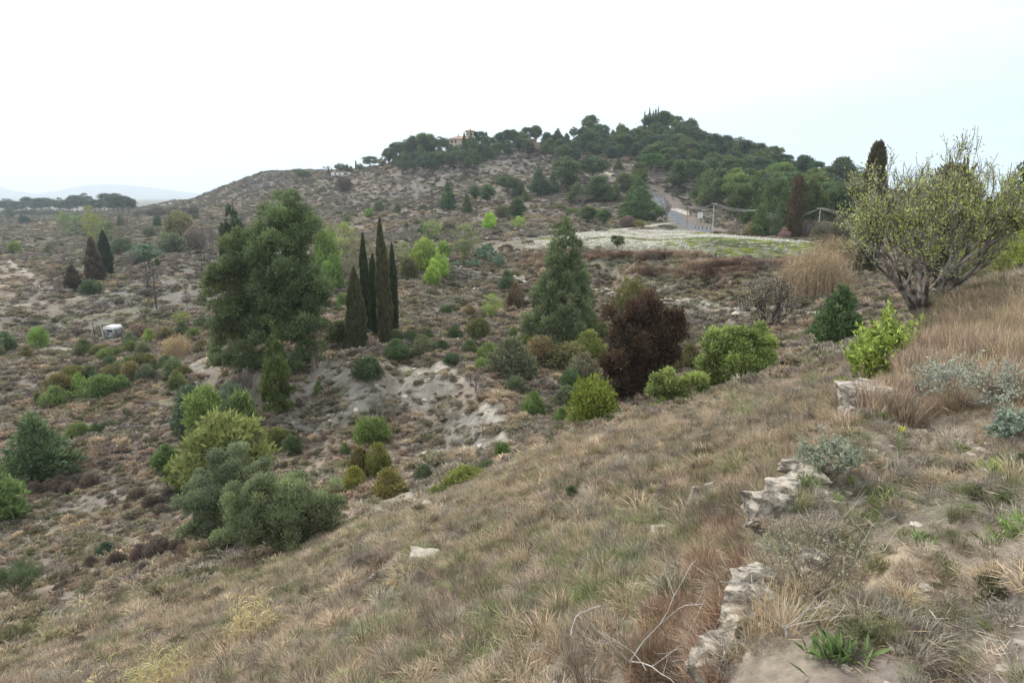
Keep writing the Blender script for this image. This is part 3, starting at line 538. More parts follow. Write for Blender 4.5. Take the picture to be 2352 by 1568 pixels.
# --- valley bushes, left
group('round bushes below the wrecked caravan', 'in the cluster below the wrecked caravan', 'bush', 'bush', 'bush', [
 (109, 172, 868, 911, OG, 'dark olive bush'), (170, 199, 864, 907, BG, 'vivid green upright bush'), (104, 156, 893, 930, MG, 'ragged mid green bush'), (199, 267, 870, 914, MG, 'broad domed green bush'), (262, 299, 867, 900, MG, 'green bush'), (239, 287, 842, 877, OG, 'olive green domed bush'),
 (148, 194, 846, 873, OG, 'dull olive bush'), (194, 221, 845, 869, DG, 'small dark bush'), (287, 326, 838, 877, KH, 'brownish olive bush'), (316, 356, 843, 874, GG, 'greyish green bush'), (278, 316, 824, 852, MG, 'deep green bush'), (310, 352, 817, 846, OG, 'olive bush'), (342, 368, 830, 857, DG, 'dark green bush')])
group('bushes on the bank left of the big pine', 'on the bank between caravan and big pine', 'bush', 'bush', 'bush', [
 (380, 420, 829, 868, GG, 'grey-green loose bush'), (388, 428, 858, 896, MG, 'light green bush'), (409, 442, 844, 866, OG, 'low olive bush'), (370, 393, 820, 844, GG, 'small grey-green bush'), (447, 484, 785, 805, OG, 'flat olive cushion bush'), (484, 512, 783, 804, MG, 'green cushion bush'), (485, 510, 800, 825, DG, 'dark low bush'), (448, 481, 731, 751, DG, 'dark flat bush'), (404, 434, 744, 769, DG, 'dark green rounded bush'), (432, 458, 757, 776, MG, 'mid green bush'), (470, 505, 740, 762, OG, 'olive bush')])
group('bushes below the caravan slope', 'in the row just below the caravan', 'bush', 'bush', 'bush', [
 (177, 213, 785, 815, DG, 'dark green bush'), (206, 247, 798, 820, OG, 'olive flattened bush'), (228, 266, 803, 824, MG, 'green low bush'), (262, 290, 800, 818, MG, 'small green bush'), (290, 320, 787, 812, MG, 'green bush'), (285, 316, 768, 795, GG, 'greyish round bush'), (316, 345, 790, 815, GG, 'grey-green bush'), (330, 359, 761, 786, BG, 'bright green round bush'), (361, 402, 757, 783, KH, 'brownish dome bush'), (300, 345, 748, 775, PG, 'pale grey twiggy bush')])
one('round_tree', 'small_tree', 'tree', (242, 266, 815, 840), DG, 'tiny dark tree on a short stem below the caravan bushes')
one('round_tree', 'small_tree', 'tree', (70, 112, 750, 798), BG, 'bright spring green little tree left of the caravan')
one('loose_tree', 'small_tree', 'tree', (403, 434, 714, 748), YG, 'pale green feathery young tree left of the big pine above a dark bush')
group('bushes at the left edge', 'at the left edge by the bright little tree', 'bush', 'bush', 'bush', [(-8, 36, 770, 807, DG, 'large dark bush'), (-14, 12, 797, 822, GG, 'grey-green bush'), (50, 73, 799, 818, OG, 'small olive bush')])
group('low bushes on the left valley floor', 'right of the solitary young pine', 'bush', 'bush', 'bush', [(160, 200, 976, 1006, MG, 'spreading green bush'), (206, 232, 975, 993, DG, 'low dark bush'), (226, 265, 968, 984, GG, 'flat grey-green bush'), (80, 92, 905, 925, MG, 'tiny green bush'), (226, 262, 1248, 1270, BD, 'blue-green round bush')])
# heather-like grey scrub
hz_ = []
for (u0, u1, v0, v1) in ((165, 200, 1088, 1108), (185, 232, 1085, 1112), (60, 100, 1105, 1135), (95, 140, 1098, 1128), (120, 165, 1090, 1118), (140, 180, 1105, 1130), (295, 335, 1120, 1148), (330, 370, 1135, 1165), (350, 395, 1155, 1180), (300, 345, 1245, 1290), (335, 392, 1232, 1282), (385, 430, 1235, 1268), (250, 290, 1265, 1300), (310, 352, 1290, 1312), (190, 228, 1275, 1300), (365, 410, 1120, 1150)):
    hz_.append((u0, u1, v0, v1, (.115, .095, .085), 'purplish grey dry shrub'))
for i, b in enumerate(sorted(hz_, key=lambda q: q[0]+q[1])):
    putp('bush', 'dry_shrub', (b[0]+b[1])/2, b[3], b[1]-b[0], (b[3]-b[2]), b[4], 'shrub', f'low purplish grey dry shrub, {ordw(i+1)} from left of those left of the olive trees', 'dry grey shrubs on the valley floor')
# --- pines and others left
one('young_pine', 'pine_tree', 'tree', (26, 158, 946, 1108), (.10, .145, .07), 'solitary bushy young pine on the valley floor at the left', var=0)
one('young_pine', 'pine_tree', 'tree', (-70, 54, 1035, 1200), (.13, .18, .07), 'light green young pine cut by the left picture edge', var=1)
one('round_tree', 'olive_tree', 'tree', (398, 500, 880, 1012), (.075, .11, .07), 'dark grey-green tree left behind the yellowish young pines')
one('round_tree', 'olive_tree', 'tree', (490, 585, 876, 1000), (.10, .14, .09), 'silvery green round tree below the big pine behind the yellowish young pines')
one('pine', 'pine_tree', 'tree', (422, 512, 880, 1052), (.15, .185, .07), 'tall narrow yellowish young pine in front of the dark round tree')
one('pine', 'pine_tree', 'tree', (520, 592, 890, 1030), (.125, .16, .068), 'slender young pine at the right back of the yellowish pine group')
one('pine', 'pine_tree', 'tree', (452, 610, 928, 1090), (.155, .195, .07), 'broad yellow-green pine just behind the two big olive trees', var=0, Y0=35)
group('young trees left of the olives', 'left of the rear olive tree', 'pine', 'pine_tree', 'tree', [(356, 418, 1012, 1132, (.115, .155, .065), 'bushy young pine'), (392, 452, 1045, 1140, (.13, .175, .05), 'yellowish young pine'), (418, 455, 1030, 1110, (.14, .18, .055), 'narrow light pine')])
# --- mid bushes on the plateau and below
group('bushes around the cypresses', 'around the foot of the five cypresses', 'bush', 'bush', 'bush', [
 (776, 801, 680, 708, MG, 'green bush above the cypresses'), (930, 962, 768, 792, DG, 'dark bush'), (893, 932, 762, 790, GG, 'grey-green bush'), (884, 938, 786, 824, DG, 'big dark green bush'), (948, 996, 778, 812, GG, 'domed greyish bush'), (970, 998, 760, 785, DG, 'dark bush'), (1000, 1027, 784, 804, DG, 'small dark bush'), (1012, 1036, 705, 722, DG, 'tiny dark bush'), (790, 830, 755, 798, MG, 'green bush'), (1065, 1091, 704, 722, KH, 'khaki bush')])
one('pine', 'pine_tree', 'tree', (751, 806, 733, 798), (.085, .11, .055), 'low dull pine between the big pine and the cypresses')
group('bushes in the middle of the slope', 'spread over the middle plateau', 'bush', 'bush', 'bush', [
 (1029, 1062, 752, 779, DG, 'dark bush'), (1075, 1123, 740, 779, OG, 'round brownish olive bush'), (1062, 1096, 786, 813, DG, 'dark green bush'), (1022, 1054, 816, 839, DG, 'small dark bush'), (1096, 1146, 793, 823, MG, 'light green bush'), (1094, 1122, 826, 846, BG, 'small bright green bush'),
 (1166, 1202, 870, 901, GG, 'small grey-green bush'), (1149, 1181, 630, 667, DG, 'dark bush on the stone wall'), (1166, 1202, 662, 712, BR, 'dead-brown upright bush'), (1170, 1188, 758, 791, MG, 'tiny upright green bush'), (815, 876, 828, 868, DG, 'dark bush on the bare slope top'), (722, 743, 880, 909, MG, 'small bush on the bare slope')])
group('big rounded bushes right of centre', 'in the bush mass under the conical pine', 'bush', 'bush', 'bush', [
 (1128, 1222, 790, 864, (.10, .125, .075), 'largest grey-green dome'), (1215, 1272, 783, 839, KH, 'khaki bush'), (1264, 1350, 798, 846, (.13, .14, .07), 'wide olive bush'), (1305, 1372, 822, 876, (.125, .14, .085), 'greyish olive bush'), (1289, 1332, 856, 895, DG, 'dark green bush'), (1317, 1386, 770, 828, (.15, .155, .055), 'yellowish bush'),
 (1226, 1262, 768, 795, OG, 'olive bush'), (1190, 1232, 772, 800, MG, 'green bush'), (1330, 1390, 740, 790, OG, 'dull olive bush'), (1255, 1300, 775, 806, DG, 'dark bush')])
group('bushes in front of the dark rust tree', 'in front of the rust-brown tree', 'bush', 'bush', 'bush', [
 (1200, 1251, 908, 955, MG, 'round green bush'), (1277, 1322, 894, 937, GG, 'grey-green bush'), (1311, 1410, 885, 971, (.13, .16, .035), 'big yellow-green bush'), (1273, 1306, 941, 969, MG, 'small bush'), (1403, 1437, 890, 920, GG, 'grey-green bush'), (1138, 1168, 1020, 1053, MG, 'small green bush near the trail end')])
one('round_tree', 'olive_tree', 'tree', (1407, 1487, 638, 716), (.14, .135, .07), 'brownish olive round tree above the rust-brown tree', Y0=70)
one('bush', 'bush', 'bush', (1552, 1610, 800, 850), (.10, .105, .05), 'dull olive bush between rust-brown tree and bright green tree', minY=38)
one('loose_tree', 'small_tree', 'tree', (1105, 1153, 674, 733), (.20, .26, .09), 'pale fresh green young tree below the stone wall')
group('bushes on the lower slope', 'on the slope right of the olive trees', 'bush', 'bush', 'bush', [
 (823, 888, 966, 1015, MG, 'dome-shaped green bush'), (612, 664, 990, 1030, OG, 'dull olive bush'), (655, 692, 1005, 1040, DG, 'dark bush'), (806, 850, 1036, 1092, OG, 'olive bush'), (838, 900, 1028, 1090, (.14, .15, .05), 'yellowish olive bush'), (789, 840, 1078, 1120, (.155, .175, .05), 'bright yellow-green bush'),
 (856, 932, 1086, 1142, (.145, .15, .06), 'round golden olive bush'), (780, 804, 1020, 1042, MG, 'little green bush'), (954, 992, 1070, 1100, GG, 'small grey-green bush')])
group('bushes behind the grassy crest', 'peeping over the grassy crest', 'bush', 'bush', 'bush', [(1016, 1126, 1083, 1134, (.14, .15, .05), 'long olive bush', dict(Y0=26)), (1096, 1152, 1065, 1104, DG, 'dark green bush', dict(Y0=29)), (988, 1022, 1122, 1156, (.13, .15, .05), 'small olive bush', dict(Y0=24.5))])
group('brown brush', 'among the leafless thickets by the trail', 'bare_tree', 'dry_shrub', 'shrub', [(1064, 1122, 852, 902, BR, 'dark brown brushy thicket'), (610, 668, 1030, 1076, BR, 'brown thicket by the olive trees'), (840, 905, 900, 960, PG, 'pale grey thicket'), (985, 1030, 930, 962, PG, 'grey thicket'), (1030, 1075, 770, 800, PG, 'grey thicket')])
# --- cypresses
cyp = dict(wfac=1)
for (b, c, lab, vr, y0) in (((798, 845, 616, 803), (.07, .082, .045), 'short thick cypress, leftmost and frontmost of the group of five', 0, None), ((832, 856, 540, 780), (.05, .072, .04), 'slender pointed cypress, second from the left of the group of five', 1, 67), ((852, 874, 585, 792), (.045, .065, .038), 'dark thin cypress half hidden by the tallest of the group of five', 2, 65),
                      ((867, 902, 508, 794), (.075, .08, .046), 'tallest brownish cypress of the group of five', 0, 63), ((895, 918, 562, 775), (.05, .068, .038), 'straight dark cypress, rightmost of the group of five', 1, 66)):
    one('cypress', 'cypress_tree', 'tree', b, c, lab, var=vr, Y0=y0)
# --- left burnt trees and cypresses
one('cypress', 'cypress_tree', 'tree', (233, 261, 531, 631), (.035, .052, .035), 'dark pointed cypress standing alone at the left below the plain', var=1)
one('young_pine', 'conifer_tree', 'tree', (199, 240, 548, 646), (.075, .062, .045), 'brownish conifer just left of the lone dark cypress')
one('young_pine', 'conifer_tree', 'tree', (152, 190, 606, 668), (.07, .055, .042), 'short squat brown conifer left of the brownish conifer')
one('bare_tree', 'poplar_tree', 'tree', (117, 144, 596, 680), (.20, .12, .09), 'narrow reddish leafless tree at the far left')
group('bare bushes on the left flat', 'on the left flat', 'bare_tree', 'bare_tree', 'tree', [(84, 104, 640, 674, PG, 'tiny leafless tree'), (40, 78, 575, 606, PG, 'pale leafless bush'), (120, 180, 560, 605, (.17, .15, .10), 'wide grey leafless bush'), (180, 225, 565, 600, YG, 'half-green leafless bush')])
group('burnt trees below the big pine left', 'among the burnt trees on the knoll', 'burnt_tree', 'burnt_tree', 'tree', [
 (280, 322, 570, 640, BR, 'crooked burnt tree', dict(kind='bare_tree')), (318, 362, 572, 668, BR, 'burnt tree with bare crown'), (332, 388, 598, 709, BR, 'slender burnt conifer skeleton'), (442, 500, 560, 690, BR, 'tall burnt tree'), (455, 512, 498, 610, (.12, .09, .08), 'reddish leafless tree', dict(kind='bare_tree', minY=150)), (418, 442, 660, 706, BR, 'little burnt tree')])
group('shrubs on the knoll', 'on and behind the burnt-tree knoll', 'bush', 'bush', 'bush', [(300, 372, 568, 600, (.10, .14, .10), 'blue-green agave-like bush'), (370, 425, 545, 582, GG, 'wide grey-green bush'), (386, 442, 500, 556, (.15, .16, .075), 'yellowish round bush'), (425, 470, 530, 570, (.15, .135, .11), 'pale pinkish grey bush'), (190, 232, 648, 674, DG, 'dark low bush by the brown conifer'), (258, 300, 555, 582, GG, 'greyish bush'), (455, 475, 676, 694, GG, 'low grey-green bush'), (325, 345, 560, 580, DG, 'small dark bush'), (352, 380, 610, 650, BR, 'brown bush', dict(kind='bare_tree')), (395, 420, 585, 625, BR, 'leafless brown bush', dict(kind='bare_tree'))])
# plain, left
group('green trees on the plain', 'in the pale green thicket on the plain', 'loose_tree', 'tree', 'tree', [(195, 250, 492, 566, YG, 'grey-green tree'), (225, 275, 500, 572, (.11, .13, .08), 'bushy tree'), (262, 300, 520, 580, (.13, .12, .09), 'dull tree'), (196, 222, 472, 520, YG, 'yellowish tall tree'), (150, 200, 488, 545, (.12, .15, .08), 'light tree'), (285, 320, 490, 545, PG, 'bare tree', dict(kind='bare_tree')), (132, 160, 484, 520, YG, 'small yellow-green tree')])
group('lone small trees on the orange flat', 'scattered on the orange flat', 'round_tree', 'tree', 'tree', [(270, 288, 495, 524, (.07, .095, .06), 'dark little tree'), (352, 374, 494, 522, (.055, .08, .05), 'round dark tree'), (310, 330, 488, 515, PG, 'leafless tree', dict(kind='bare_tree')), (396, 420, 480, 508, PG, 'pale leafless tree', dict(kind='bare_tree')), (440, 456, 492, 506, DG, 'dark bush'), (13, 32, 478, 502, DG, 'dark round tree'), (45, 68, 494, 516, BD, 'dark low bush'), (18, 50, 552, 580, YG, 'bright green little tree'), (105, 124, 562, 582, DG, 'dark bush'), (330, 360, 520, 548, GG, 'grey-green bush'), (357, 368, 592, 612, DG, 'small dark bush')])
for i, (u, hh, ww) in enumerate(((-6, 22, 34), (20, 30, 34), (42, 26, 26), (62, 32, 30), (82, 30, 26), (98, 34, 26), (118, 30, 28), (140, 32, 30), (160, 30, 26), (178, 36, 34), (198, 42, 34), (220, 30, 34), (240, 28, 30), (262, 30, 34), (284, 38, 40), (250, 40, 44), (272, 42, 44), (296, 34, 34))):
    putp('umbrella_pine' if i % 3 else 'high_pine', 'pine_tree', u, 491+(i % 3)*2, ww*1.15, hh+6, (.05, .075, .055), 'tree', 'dark umbrella-shaped pine in the long belt of pines across the plain at the left', 'belt of pines on the plain', minY=500)
for i, (u, hh, ww) in enumerate(((70, 14, 50), (110, 16, 40), (140, 14, 30), (20, 14, 40), (320, 12, 24), (345, 14, 30), (365, 20, 36), (385, 16, 30), (405, 20, 26), (425, 18, 30), (445, 22, 30))):
    putp('round_tree', 'tree', u, 495, ww, hh, (.085, .105, .07) if u < 300 else (.085, .08, .07), 'tree', f"pale greyish tree, {ordw({20: 1, 70: 2, 110: 3, 140: 4}[u])} from left low in front of the pine belt" if u < 300 else f"brownish leafless tree, {ordw(i-3)} from left at the foot of the long hill", 'trees before the pine belt' if u < 300 else 'trees at the foot of the hill', minY=350)
# long ridge, left end of the hill
rg = random.Random(3)
for i in range(26):
    u = rg.uniform(440, 640); vv = np.interp(u, [440, 545, 610, 640], [462, 430, 408, 400])+rg.uniform(0, 30); putp('bare_tree', 'bare_tree', u, vv, rg.uniform(14, 24), rg.uniform(9, 15), (.11, .095, .085), 'tree', 'small leafless tree in the grey-brown thicket on the left end of the hill', 'leafless thicket on the left end of the hill', minY=300)
group('trees on the left shoulder', 'on the left shoulder of the hill', 'umbrella_pine', 'tree', 'tree', [(560, 575, 401, 420, PG, 'tiny leafless tree', dict(kind='bare_tree')), (672, 702, 387, 404, DG, 'dark rounded pine'), (679, 714, 394, 419, DG, 'broad dark pine'), (768, 798, 376, 399, DG, 'umbrella pine'), (740, 760, 380, 398, PG, 'leafless tree', dict(kind='bare_tree')), (832, 870, 360, 389, DG, 'large domed pine'), (912, 957, 371, 399, (.07, .10, .055), 'pale green umbrella pine'), (770, 810, 406, 440, (.10, .08, .065), 'brown wide bare tree', dict(kind='round_tree')), (868, 888, 362, 390, GG, 'airy tree'), (800, 812, 382, 396, GG, 'small grey tree', dict(kind='round_tree')), (818, 836, 376, 392, DG, 'dark low tree', dict(kind='round_tree'))])
group('small cypresses on the left shoulder', 'beside the low white building', 'cypress', 'cypress_tree', 'tree', [(770, 776, 369, 390, DG, 'tiny pointed cypress'), (781, 786, 371, 390, DG, 'tiny slim cypress'), (794, 802, 378, 398, DG, 'stout tiny cypress'), (816, 820, 369, 392, DG, 'tall thin tiny cypress'), (753, 759, 388, 403, DG, 'short tiny cypress'), (760, 764, 387, 401, DG, 'low tiny cypress')])
# middle terraces below the hill
group('lone trees on the middle terraces', 'on terraces below the hilltop wood', 'round_tree', 'tree', 'tree', [
 (1010, 1048, 420, 482, (.065, .105, .05), 'conical green pine', dict(kind='young_pine')), (1062, 1084, 446, 492, DG, 'narrow dark conifer', dict(kind='young_pine')), (1078, 1108, 427, 468, (.085, .11, .06), 'loose dull pine', dict(kind='pine')), (1104, 1136, 425, 468, DG, 'dark pine', dict(kind='pine')), (1139, 1195, 403, 448, (.055, .09, .045), 'dome-shaped dark green pine', dict(kind='umbrella_pine')), (1176, 1208, 416, 452, (.08, .105, .055), 'olive green tree'),
 (1218, 1258, 388, 450, (.065, .095, .05), 'tall conical pine', dict(kind='young_pine')), (1252, 1284, 400, 444, (.09, .125, .055), 'light green pine', dict(kind='young_pine')), (1168, 1207, 457, 506, (.07, .10, .045), 'upright pine with a dark crown', dict(kind='pine')), (1134, 1170, 472, 502, (.09, .105, .06), 'spreading dull tree'), (905, 922, 469, 488, (.10, .13, .06), 'small green bush'), (960, 982, 470, 486, GG, 'grey-green round bush'), (838, 858, 480, 500, BG, 'bright green bush'), (858, 882, 462, 486, GG, 'pale willow-like bush'), (1196, 1218, 438, 462, MG, 'young green pine', dict(kind='young_pine')), (790, 806, 495, 512, MG, 'small green tree'), (950, 965, 503, 516, OG, 'dark bush'), (927, 940, 512, 524, DG, 'low dark bush'), (1290, 1330, 400, 450, (.10, .13, .06), 'pale tree', dict(kind='young_pine')), (745, 762, 455, 475, BR, 'dark leafless tree', dict(kind='bare_tree')), (500, 515, 462, 492, BR, 'dark bare tree', dict(kind='bare_tree'))][:14])
group('small growth on the middle terraces', 'on terraces above the vineyard', 'round_tree', 'bush', 'bush', [(905, 922, 469, 488, (.10, .13, .06), 'small green bush'), (960, 982, 470, 486, GG, 'grey-green round bush'), (838, 858, 480, 500, BG, 'bright green bush'), (858, 882, 462, 486, GG, 'pale willow-like bush'), (1196, 1218, 438, 462, MG, 'young green pine', dict(kind='young_pine')), (790, 806, 495, 512, MG, 'small green tree'), (950, 965, 503, 516, OG, 'dark bush'), (927, 940, 512, 524, DG, 'low dark bush'), (745, 762, 455, 475, BR, 'dark leafless tree', dict(kind='bare_tree')), (960, 976, 444, 468, BR, 'bare dark tree', dict(kind='bare_tree')), (982, 1003, 435, 492, (.12, .10, .09), 'burnt thin tree', dict(kind='burnt_tree'))])
group('spring green trees by the vineyard', 'around the vineyard and field track', 'round_tree', 'tree', 'tree', [(1110, 1140, 489, 530, (.26, .36, .07), 'bright yellow-green round tree'), (1175, 1208, 496, 527, (.22, .30, .08), 'small lime green tree', dict(kind='loose_tree')), (960, 1022, 505, 555, (.17, .20, .09), 'pale yellowish tree', dict(kind='loose_tree')), (1040, 1102, 515, 600, (.16, .17, .10), 'greyish green tree', dict(kind='loose_tree')), (1010, 1050, 500, 530, PG, 'tan reed-like clump', dict(kind='loose_tree'))])
group('pair of pines above the field', 'of the two above the flower field', 'pine', 'pine_tree', 'tree', [(1336, 1378, 474, 514, (.085, .115, .05), 'wide dull green pine'), (1368, 1402, 482, 524, (.075, .115, .05), 'rounded darker pine')])
# by the road
group('pines left of the road', 'between the terraces and the road', 'pine', 'pine_tree', 'tree', [(1425, 1512, 432, 506, (.07, .11, .05), 'big low-branching pine beside the road', dict(kind='young_pine')), (1440, 1490, 410, 470, (.075, .12, .05), 'pointed young pine', dict(kind='young_pine')), (1272, 1342, 362, 440, (.07, .10, .05), 'large conical pine'), (1325, 1400, 360, 422, (.045, .07, .035), 'very dark wide pine', dict(kind='umbrella_pine')), (1270, 1300, 364, 395, (.05, .09, .04), 'small round pine', dict(kind='umbrella_pine')), (1350, 1412, 405, 462, (.085, .115, .055), 'soft grey-green pine'), (1300, 1350, 420, 466, (.09, .12, .055), 'light pine', dict(kind='young_pine')), (1419, 1462, 398, 456, (.09, .12, .04), 'yellowish dark pine'), (1450, 1486, 388, 440, (.085, .11, .04), 'tall dark pine'), (1466, 1524, 354, 402, (.065, .115, .04), 'dome-shaped bright pine', dict(kind='umbrella_pine')), (1408, 1432, 366, 394, (.07, .11, .05), 'small cone-shaped pine', dict(kind='young_pine')), (1400, 1425, 420, 462, (.10, .13, .05), 'small light pine', dict(kind='young_pine')), (1380, 1410, 425, 465, DG, 'dark bush', dict(kind='round_tree'))])
group('leafless trees by the road', 'around the road bend', 'bare_tree', 'bare_tree', 'tree', [(1512, 1546, 452, 511, (.17, .14, .11), 'slender grey leafless tree'), (1318, 1350, 445, 480, (.13, .11, .09), 'small dark leafless tree'), (1250, 1282, 450, 475, BR, 'bare bush')])
group('thickets above the field', 'along the field track', 'bush', 'thicket', 'shrub', [(1420, 1462, 496, 522, (.15, .125, .11), 'grey-brown bramble thicket'), (1455, 1480, 505, 524, (.16, .15, .06), 'yellowish bramble'), (1350, 1372, 520, 528, OG, 'tiny olive bush'), (1268, 1300, 470, 484, OG, 'low bush'), (1300, 1325, 478, 492, MG, 'green low bush'), (1325, 1350, 482, 497, OG, 'dark olive bush')])
# --- the wood on the hilltop
rw = random.Random(11)
def wood(poly, n, hpx, cols, label, gname, minY=200, kinds=('pine', 'pine', 'high_pine', 'pine', 'young_pine', 'pine', 'umbrella_pine'), dmin=11, wr=(.62, .92)):
    us = [p[0] for p in poly]; vs = [p[1] for p in poly]; pts = []; q = np.array(poly, float); tries = 0
    while len(pts) < n and tries < 6000:
        tries += 1; u = rw.uniform(min(us), max(us)); v = rw.uniform(min(vs), max(vs))
        if not softbox(np.array([u]), np.array([v]), q)[0]: continue
        if any((u-a)**2+((v-b)*1.7)**2 < dmin*dmin for a, b in pts): continue
        pts.append((u, v))
    for u, v in pts:
        h = hpx*rw.uniform(.8, 1.2)*np.interp(v, [330, 540], [.95, 1.25])
        fu = (u-min(us))/(max(us)-min(us)); fv = (v-min(vs))/(max(vs)-min(vs)); uq = ['far left', 'left middle', 'centre', 'right middle', 'far right'][min(4, int(fu*5))]; vq = ['back row', 'middle rows', 'front row'][min(2, int(fv*3))]; hq = 'tall' if h > hpx*1.1 else 'small'
        putp(rw.choice(kinds), 'pine_tree', u, v, h*rw.uniform(*wr), h, rw.choice(cols), 'tree', f'{hq} dark pine, {uq}, {vq} of {label}', gname, minY=minY)
PC = [(.055, .085, .05), (.062, .095, .05), (.08, .112, .052), (.055, .085, .056), (.09, .118, .052)]
wood([(885, 378), (930, 350), (1010, 345), (1100, 345), (1200, 335), (1220, 362), (1100, 372), (1090, 392), (1010, 402), (960, 392), (890, 390)], 44, 34, PC, 'the hilltop wood below the villa', 'pines below the villa', dmin=13)
wood([(1220, 325), (1350, 305), (1520, 300), (1590, 310), (1600, 345), (1500, 362), (1400, 362), (1260, 355), (1220, 358)], 58, 38, PC, 'the wood on the highest hilltop', 'pines on the highest part of the hill', dmin=13)
wood([(1560, 320), (1620, 335), (1720, 372), (1800, 395), (1880, 420), (1900, 455), (1760, 450), (1620, 420), (1530, 400), (1520, 350)], 46, 48, PC, 'the wood on the right hill flank', 'pines on the right flank of the hill', dmin=17)
wood([(1640, 455), (1760, 450), (1900, 462), (1960, 500), (1940, 530), (1850, 528), (1740, 515), (1660, 495), (1560, 440), (1530, 425)], 34, 62, [(.075, .115, .05), (.095, .14, .055), (.11, .15, .055), (.075, .105, .055)], 'the wood behind the power line', 'pines behind the power line', dmin=22, kinds=('pine', 'young_pine', 'pine', 'high_pine'), wr=(.62, .9))
wood([(1490, 330), (1560, 330), (1570, 420), (1490, 440), (1440, 400), (1400, 350)], 20, 40, PC, 'the wood above the upper bend', 'pines above the upper road bend', dmin=15)
wood([(1870, 430), (1960, 440), (2010, 470), (2010, 520), (1900, 520)], 16, 62, PC, 'the wood behind the almond tree', 'pines behind the almond tree', dmin=20)
wood([(1260, 345), (1420, 350), (1430, 372), (1270, 375)], 14, 34, PC, 'the lower fringe of the hilltop wood', 'pines on the lower fringe of the hilltop wood', dmin=12)
CREST = [(893, 342, 28), (910, 328, 30), (930, 322, 30), (950, 314, 30), (968, 308, 34), (985, 314, 26), (1012, 316, 36), (1035, 322, 30), (1100, 303, 26), (1122, 314, 22), (1150, 306, 30), (1168, 300, 24), (1185, 305, 24), (1210, 294, 24), (1232, 290, 28), (1258, 282, 30), (1285, 279, 28), (1308, 282, 24), (1330, 274, 22), (1352, 266, 26), (1378, 268, 26), (1402, 264, 26), (1425, 268, 24), (1450, 266, 26), (1472, 272, 24), (1495, 270, 30), (1528, 258, 32), (1548, 268, 30), (1570, 280, 30), (1592, 292, 30), (1612, 304, 28), (1634, 318, 30), (1658, 332, 26), (1682, 338, 28), (1705, 341, 28), (1728, 342, 30), (1752, 356, 28), (1775, 362, 26), (1800, 366, 30), (1825, 372, 28), (1850, 358, 34), (1872, 372, 32), (1890, 390, 30), (1912, 405, 30), (1935, 420, 30), (1958, 428, 36)]
for i, (u, vt, w) in enumerate(CREST):
    vb = float(np.interp(u, [885, 1000, 1090, 1200, 1350, 1500, 1580, 1640, 1720, 1800, 1880, 1960], [384, 356, 344, 337, 312, 306, 310, 352, 378, 402, 432, 462])); putp(['pine', 'high_pine', 'pine', 'pine', 'high_pine', 'pine', 'umbrella_pine'][i % 7], 'pine_tree', u, vb, w*1.25, vb-vt, PC[i % 5], 'tree', f'{ordw(i+1)} pine from the left standing against the sky on the hill crest', 'pines on the skyline of the hill', minY=200)
group('cypresses by the villa', 'of the pointed cypresses around the villa', 'cypress', 'cypress_tree', 'tree', [(984, 993, 304, 345, DG, 'dark cypress'), (994, 999, 308, 345, DG, 'slim cypress'), (1036, 1044, 308, 346, BR, 'brownish cypress'), (1051, 1058, 306, 338, DG, 'sharp cypress'), (1060, 1074, 308, 340, DG, 'thick cypress', dict(Y0=395)), (1078, 1084, 300, 345, DG, 'thin cypress before the tower', dict(Y0=395)), (1106, 1112, 307, 340, DG, 'small cypress'), (1112, 1121, 305, 340, DG, 'dark cypress'), (1125, 1132, 297, 338, BR, 'tall cypress'), (1137, 1142, 304, 338, DG, 'short cypress'), (1150, 1155, 294, 336, DG, 'thin cypress'), (1203, 1209, 293, 332, DG, 'thin dark cypress')], minY=300)
group('cypresses on the summit', 'of the five cypress tips on the summit', 'cypress', 'cypress_tree', 'tree', [(1411+65, 1418+65, 258, 308, DG, 'short cypress tip'), (1487, 1493, 250, 308, DG, 'tall thin cypress tip'), (1496, 1501, 256, 308, DG, 'small cypress tip'), (1501, 1507, 253, 308, DG, 'middle cypress tip'), (1507, 1513, 247, 308, DG, 'tallest cypress tip')], minY=300)
# single trees at the right
one('cypress', 'cypress_tree', 'tree', (1804, 1842, 405, 549), (.085, .068, .045), 'tall blunt brownish cypress by the power line', var=3, rz=1)
one('cypress', 'cypress_tree', 'tree', (1966, 2018, 336, 590), (.062, .062, .042), 'tall dark leaning cypress behind the large almond tree', var=3, Y0=88)
group('pines behind the field edge', 'rising behind the flower field', 'pine', 'pine_tree', 'tree', [(1660, 1722, 425, 528, (.06, .085, .04), 'tall pine with a bare leaning trunk', dict(kind='high_pine')), (1720, 1768, 470, 545, (.08, .125, .05), 'bushy young pine', dict(kind='young_pine')), (1700, 1760, 400, 520, (.085, .125, .05), 'tall light green pine', dict(kind='young_pine')), (1750, 1800, 410, 535, (.08, .115, .05), 'light green pine'), (1835, 1890, 415, 548, (.08, .11, .045), 'broad olive green pine'), (1768, 1810, 465, 548, (.08, .12, .055), 'young green pine', dict(kind='young_pine')), (1890, 1950, 425, 545, (.06, .09, .045), 'dark pine')])
group('bushes behind the field edge', 'behind the far edge of the flower field', 'bush', 'bush', 'bush', [(1706, 1735, 518, 546, KH, 'khaki bush'), (1840, 1870, 515, 548, (.17, .14, .12), 'greyish leafless bush'), (1870, 1920, 520, 556, (.12, .115, .08), 'brown-green bush'), (1900, 1950, 510, 560, (.13, .12, .08), 'dull bush'), (1790, 1812, 528, 550, (.22, .17, .15), 'pinkish bush')])
group('dark trees at the right', 'behind the large almond tree', 'round_tree', 'conifer_tree', 'tree', [(2120, 2262, 385, 640, (.075, .06, .04), 'brownish ragged conifer', dict(kind='pine', Y0=48)), (2285, 2420, 380, 600, (.045, .075, .04), 'dark green tree', dict(Y0=55))])
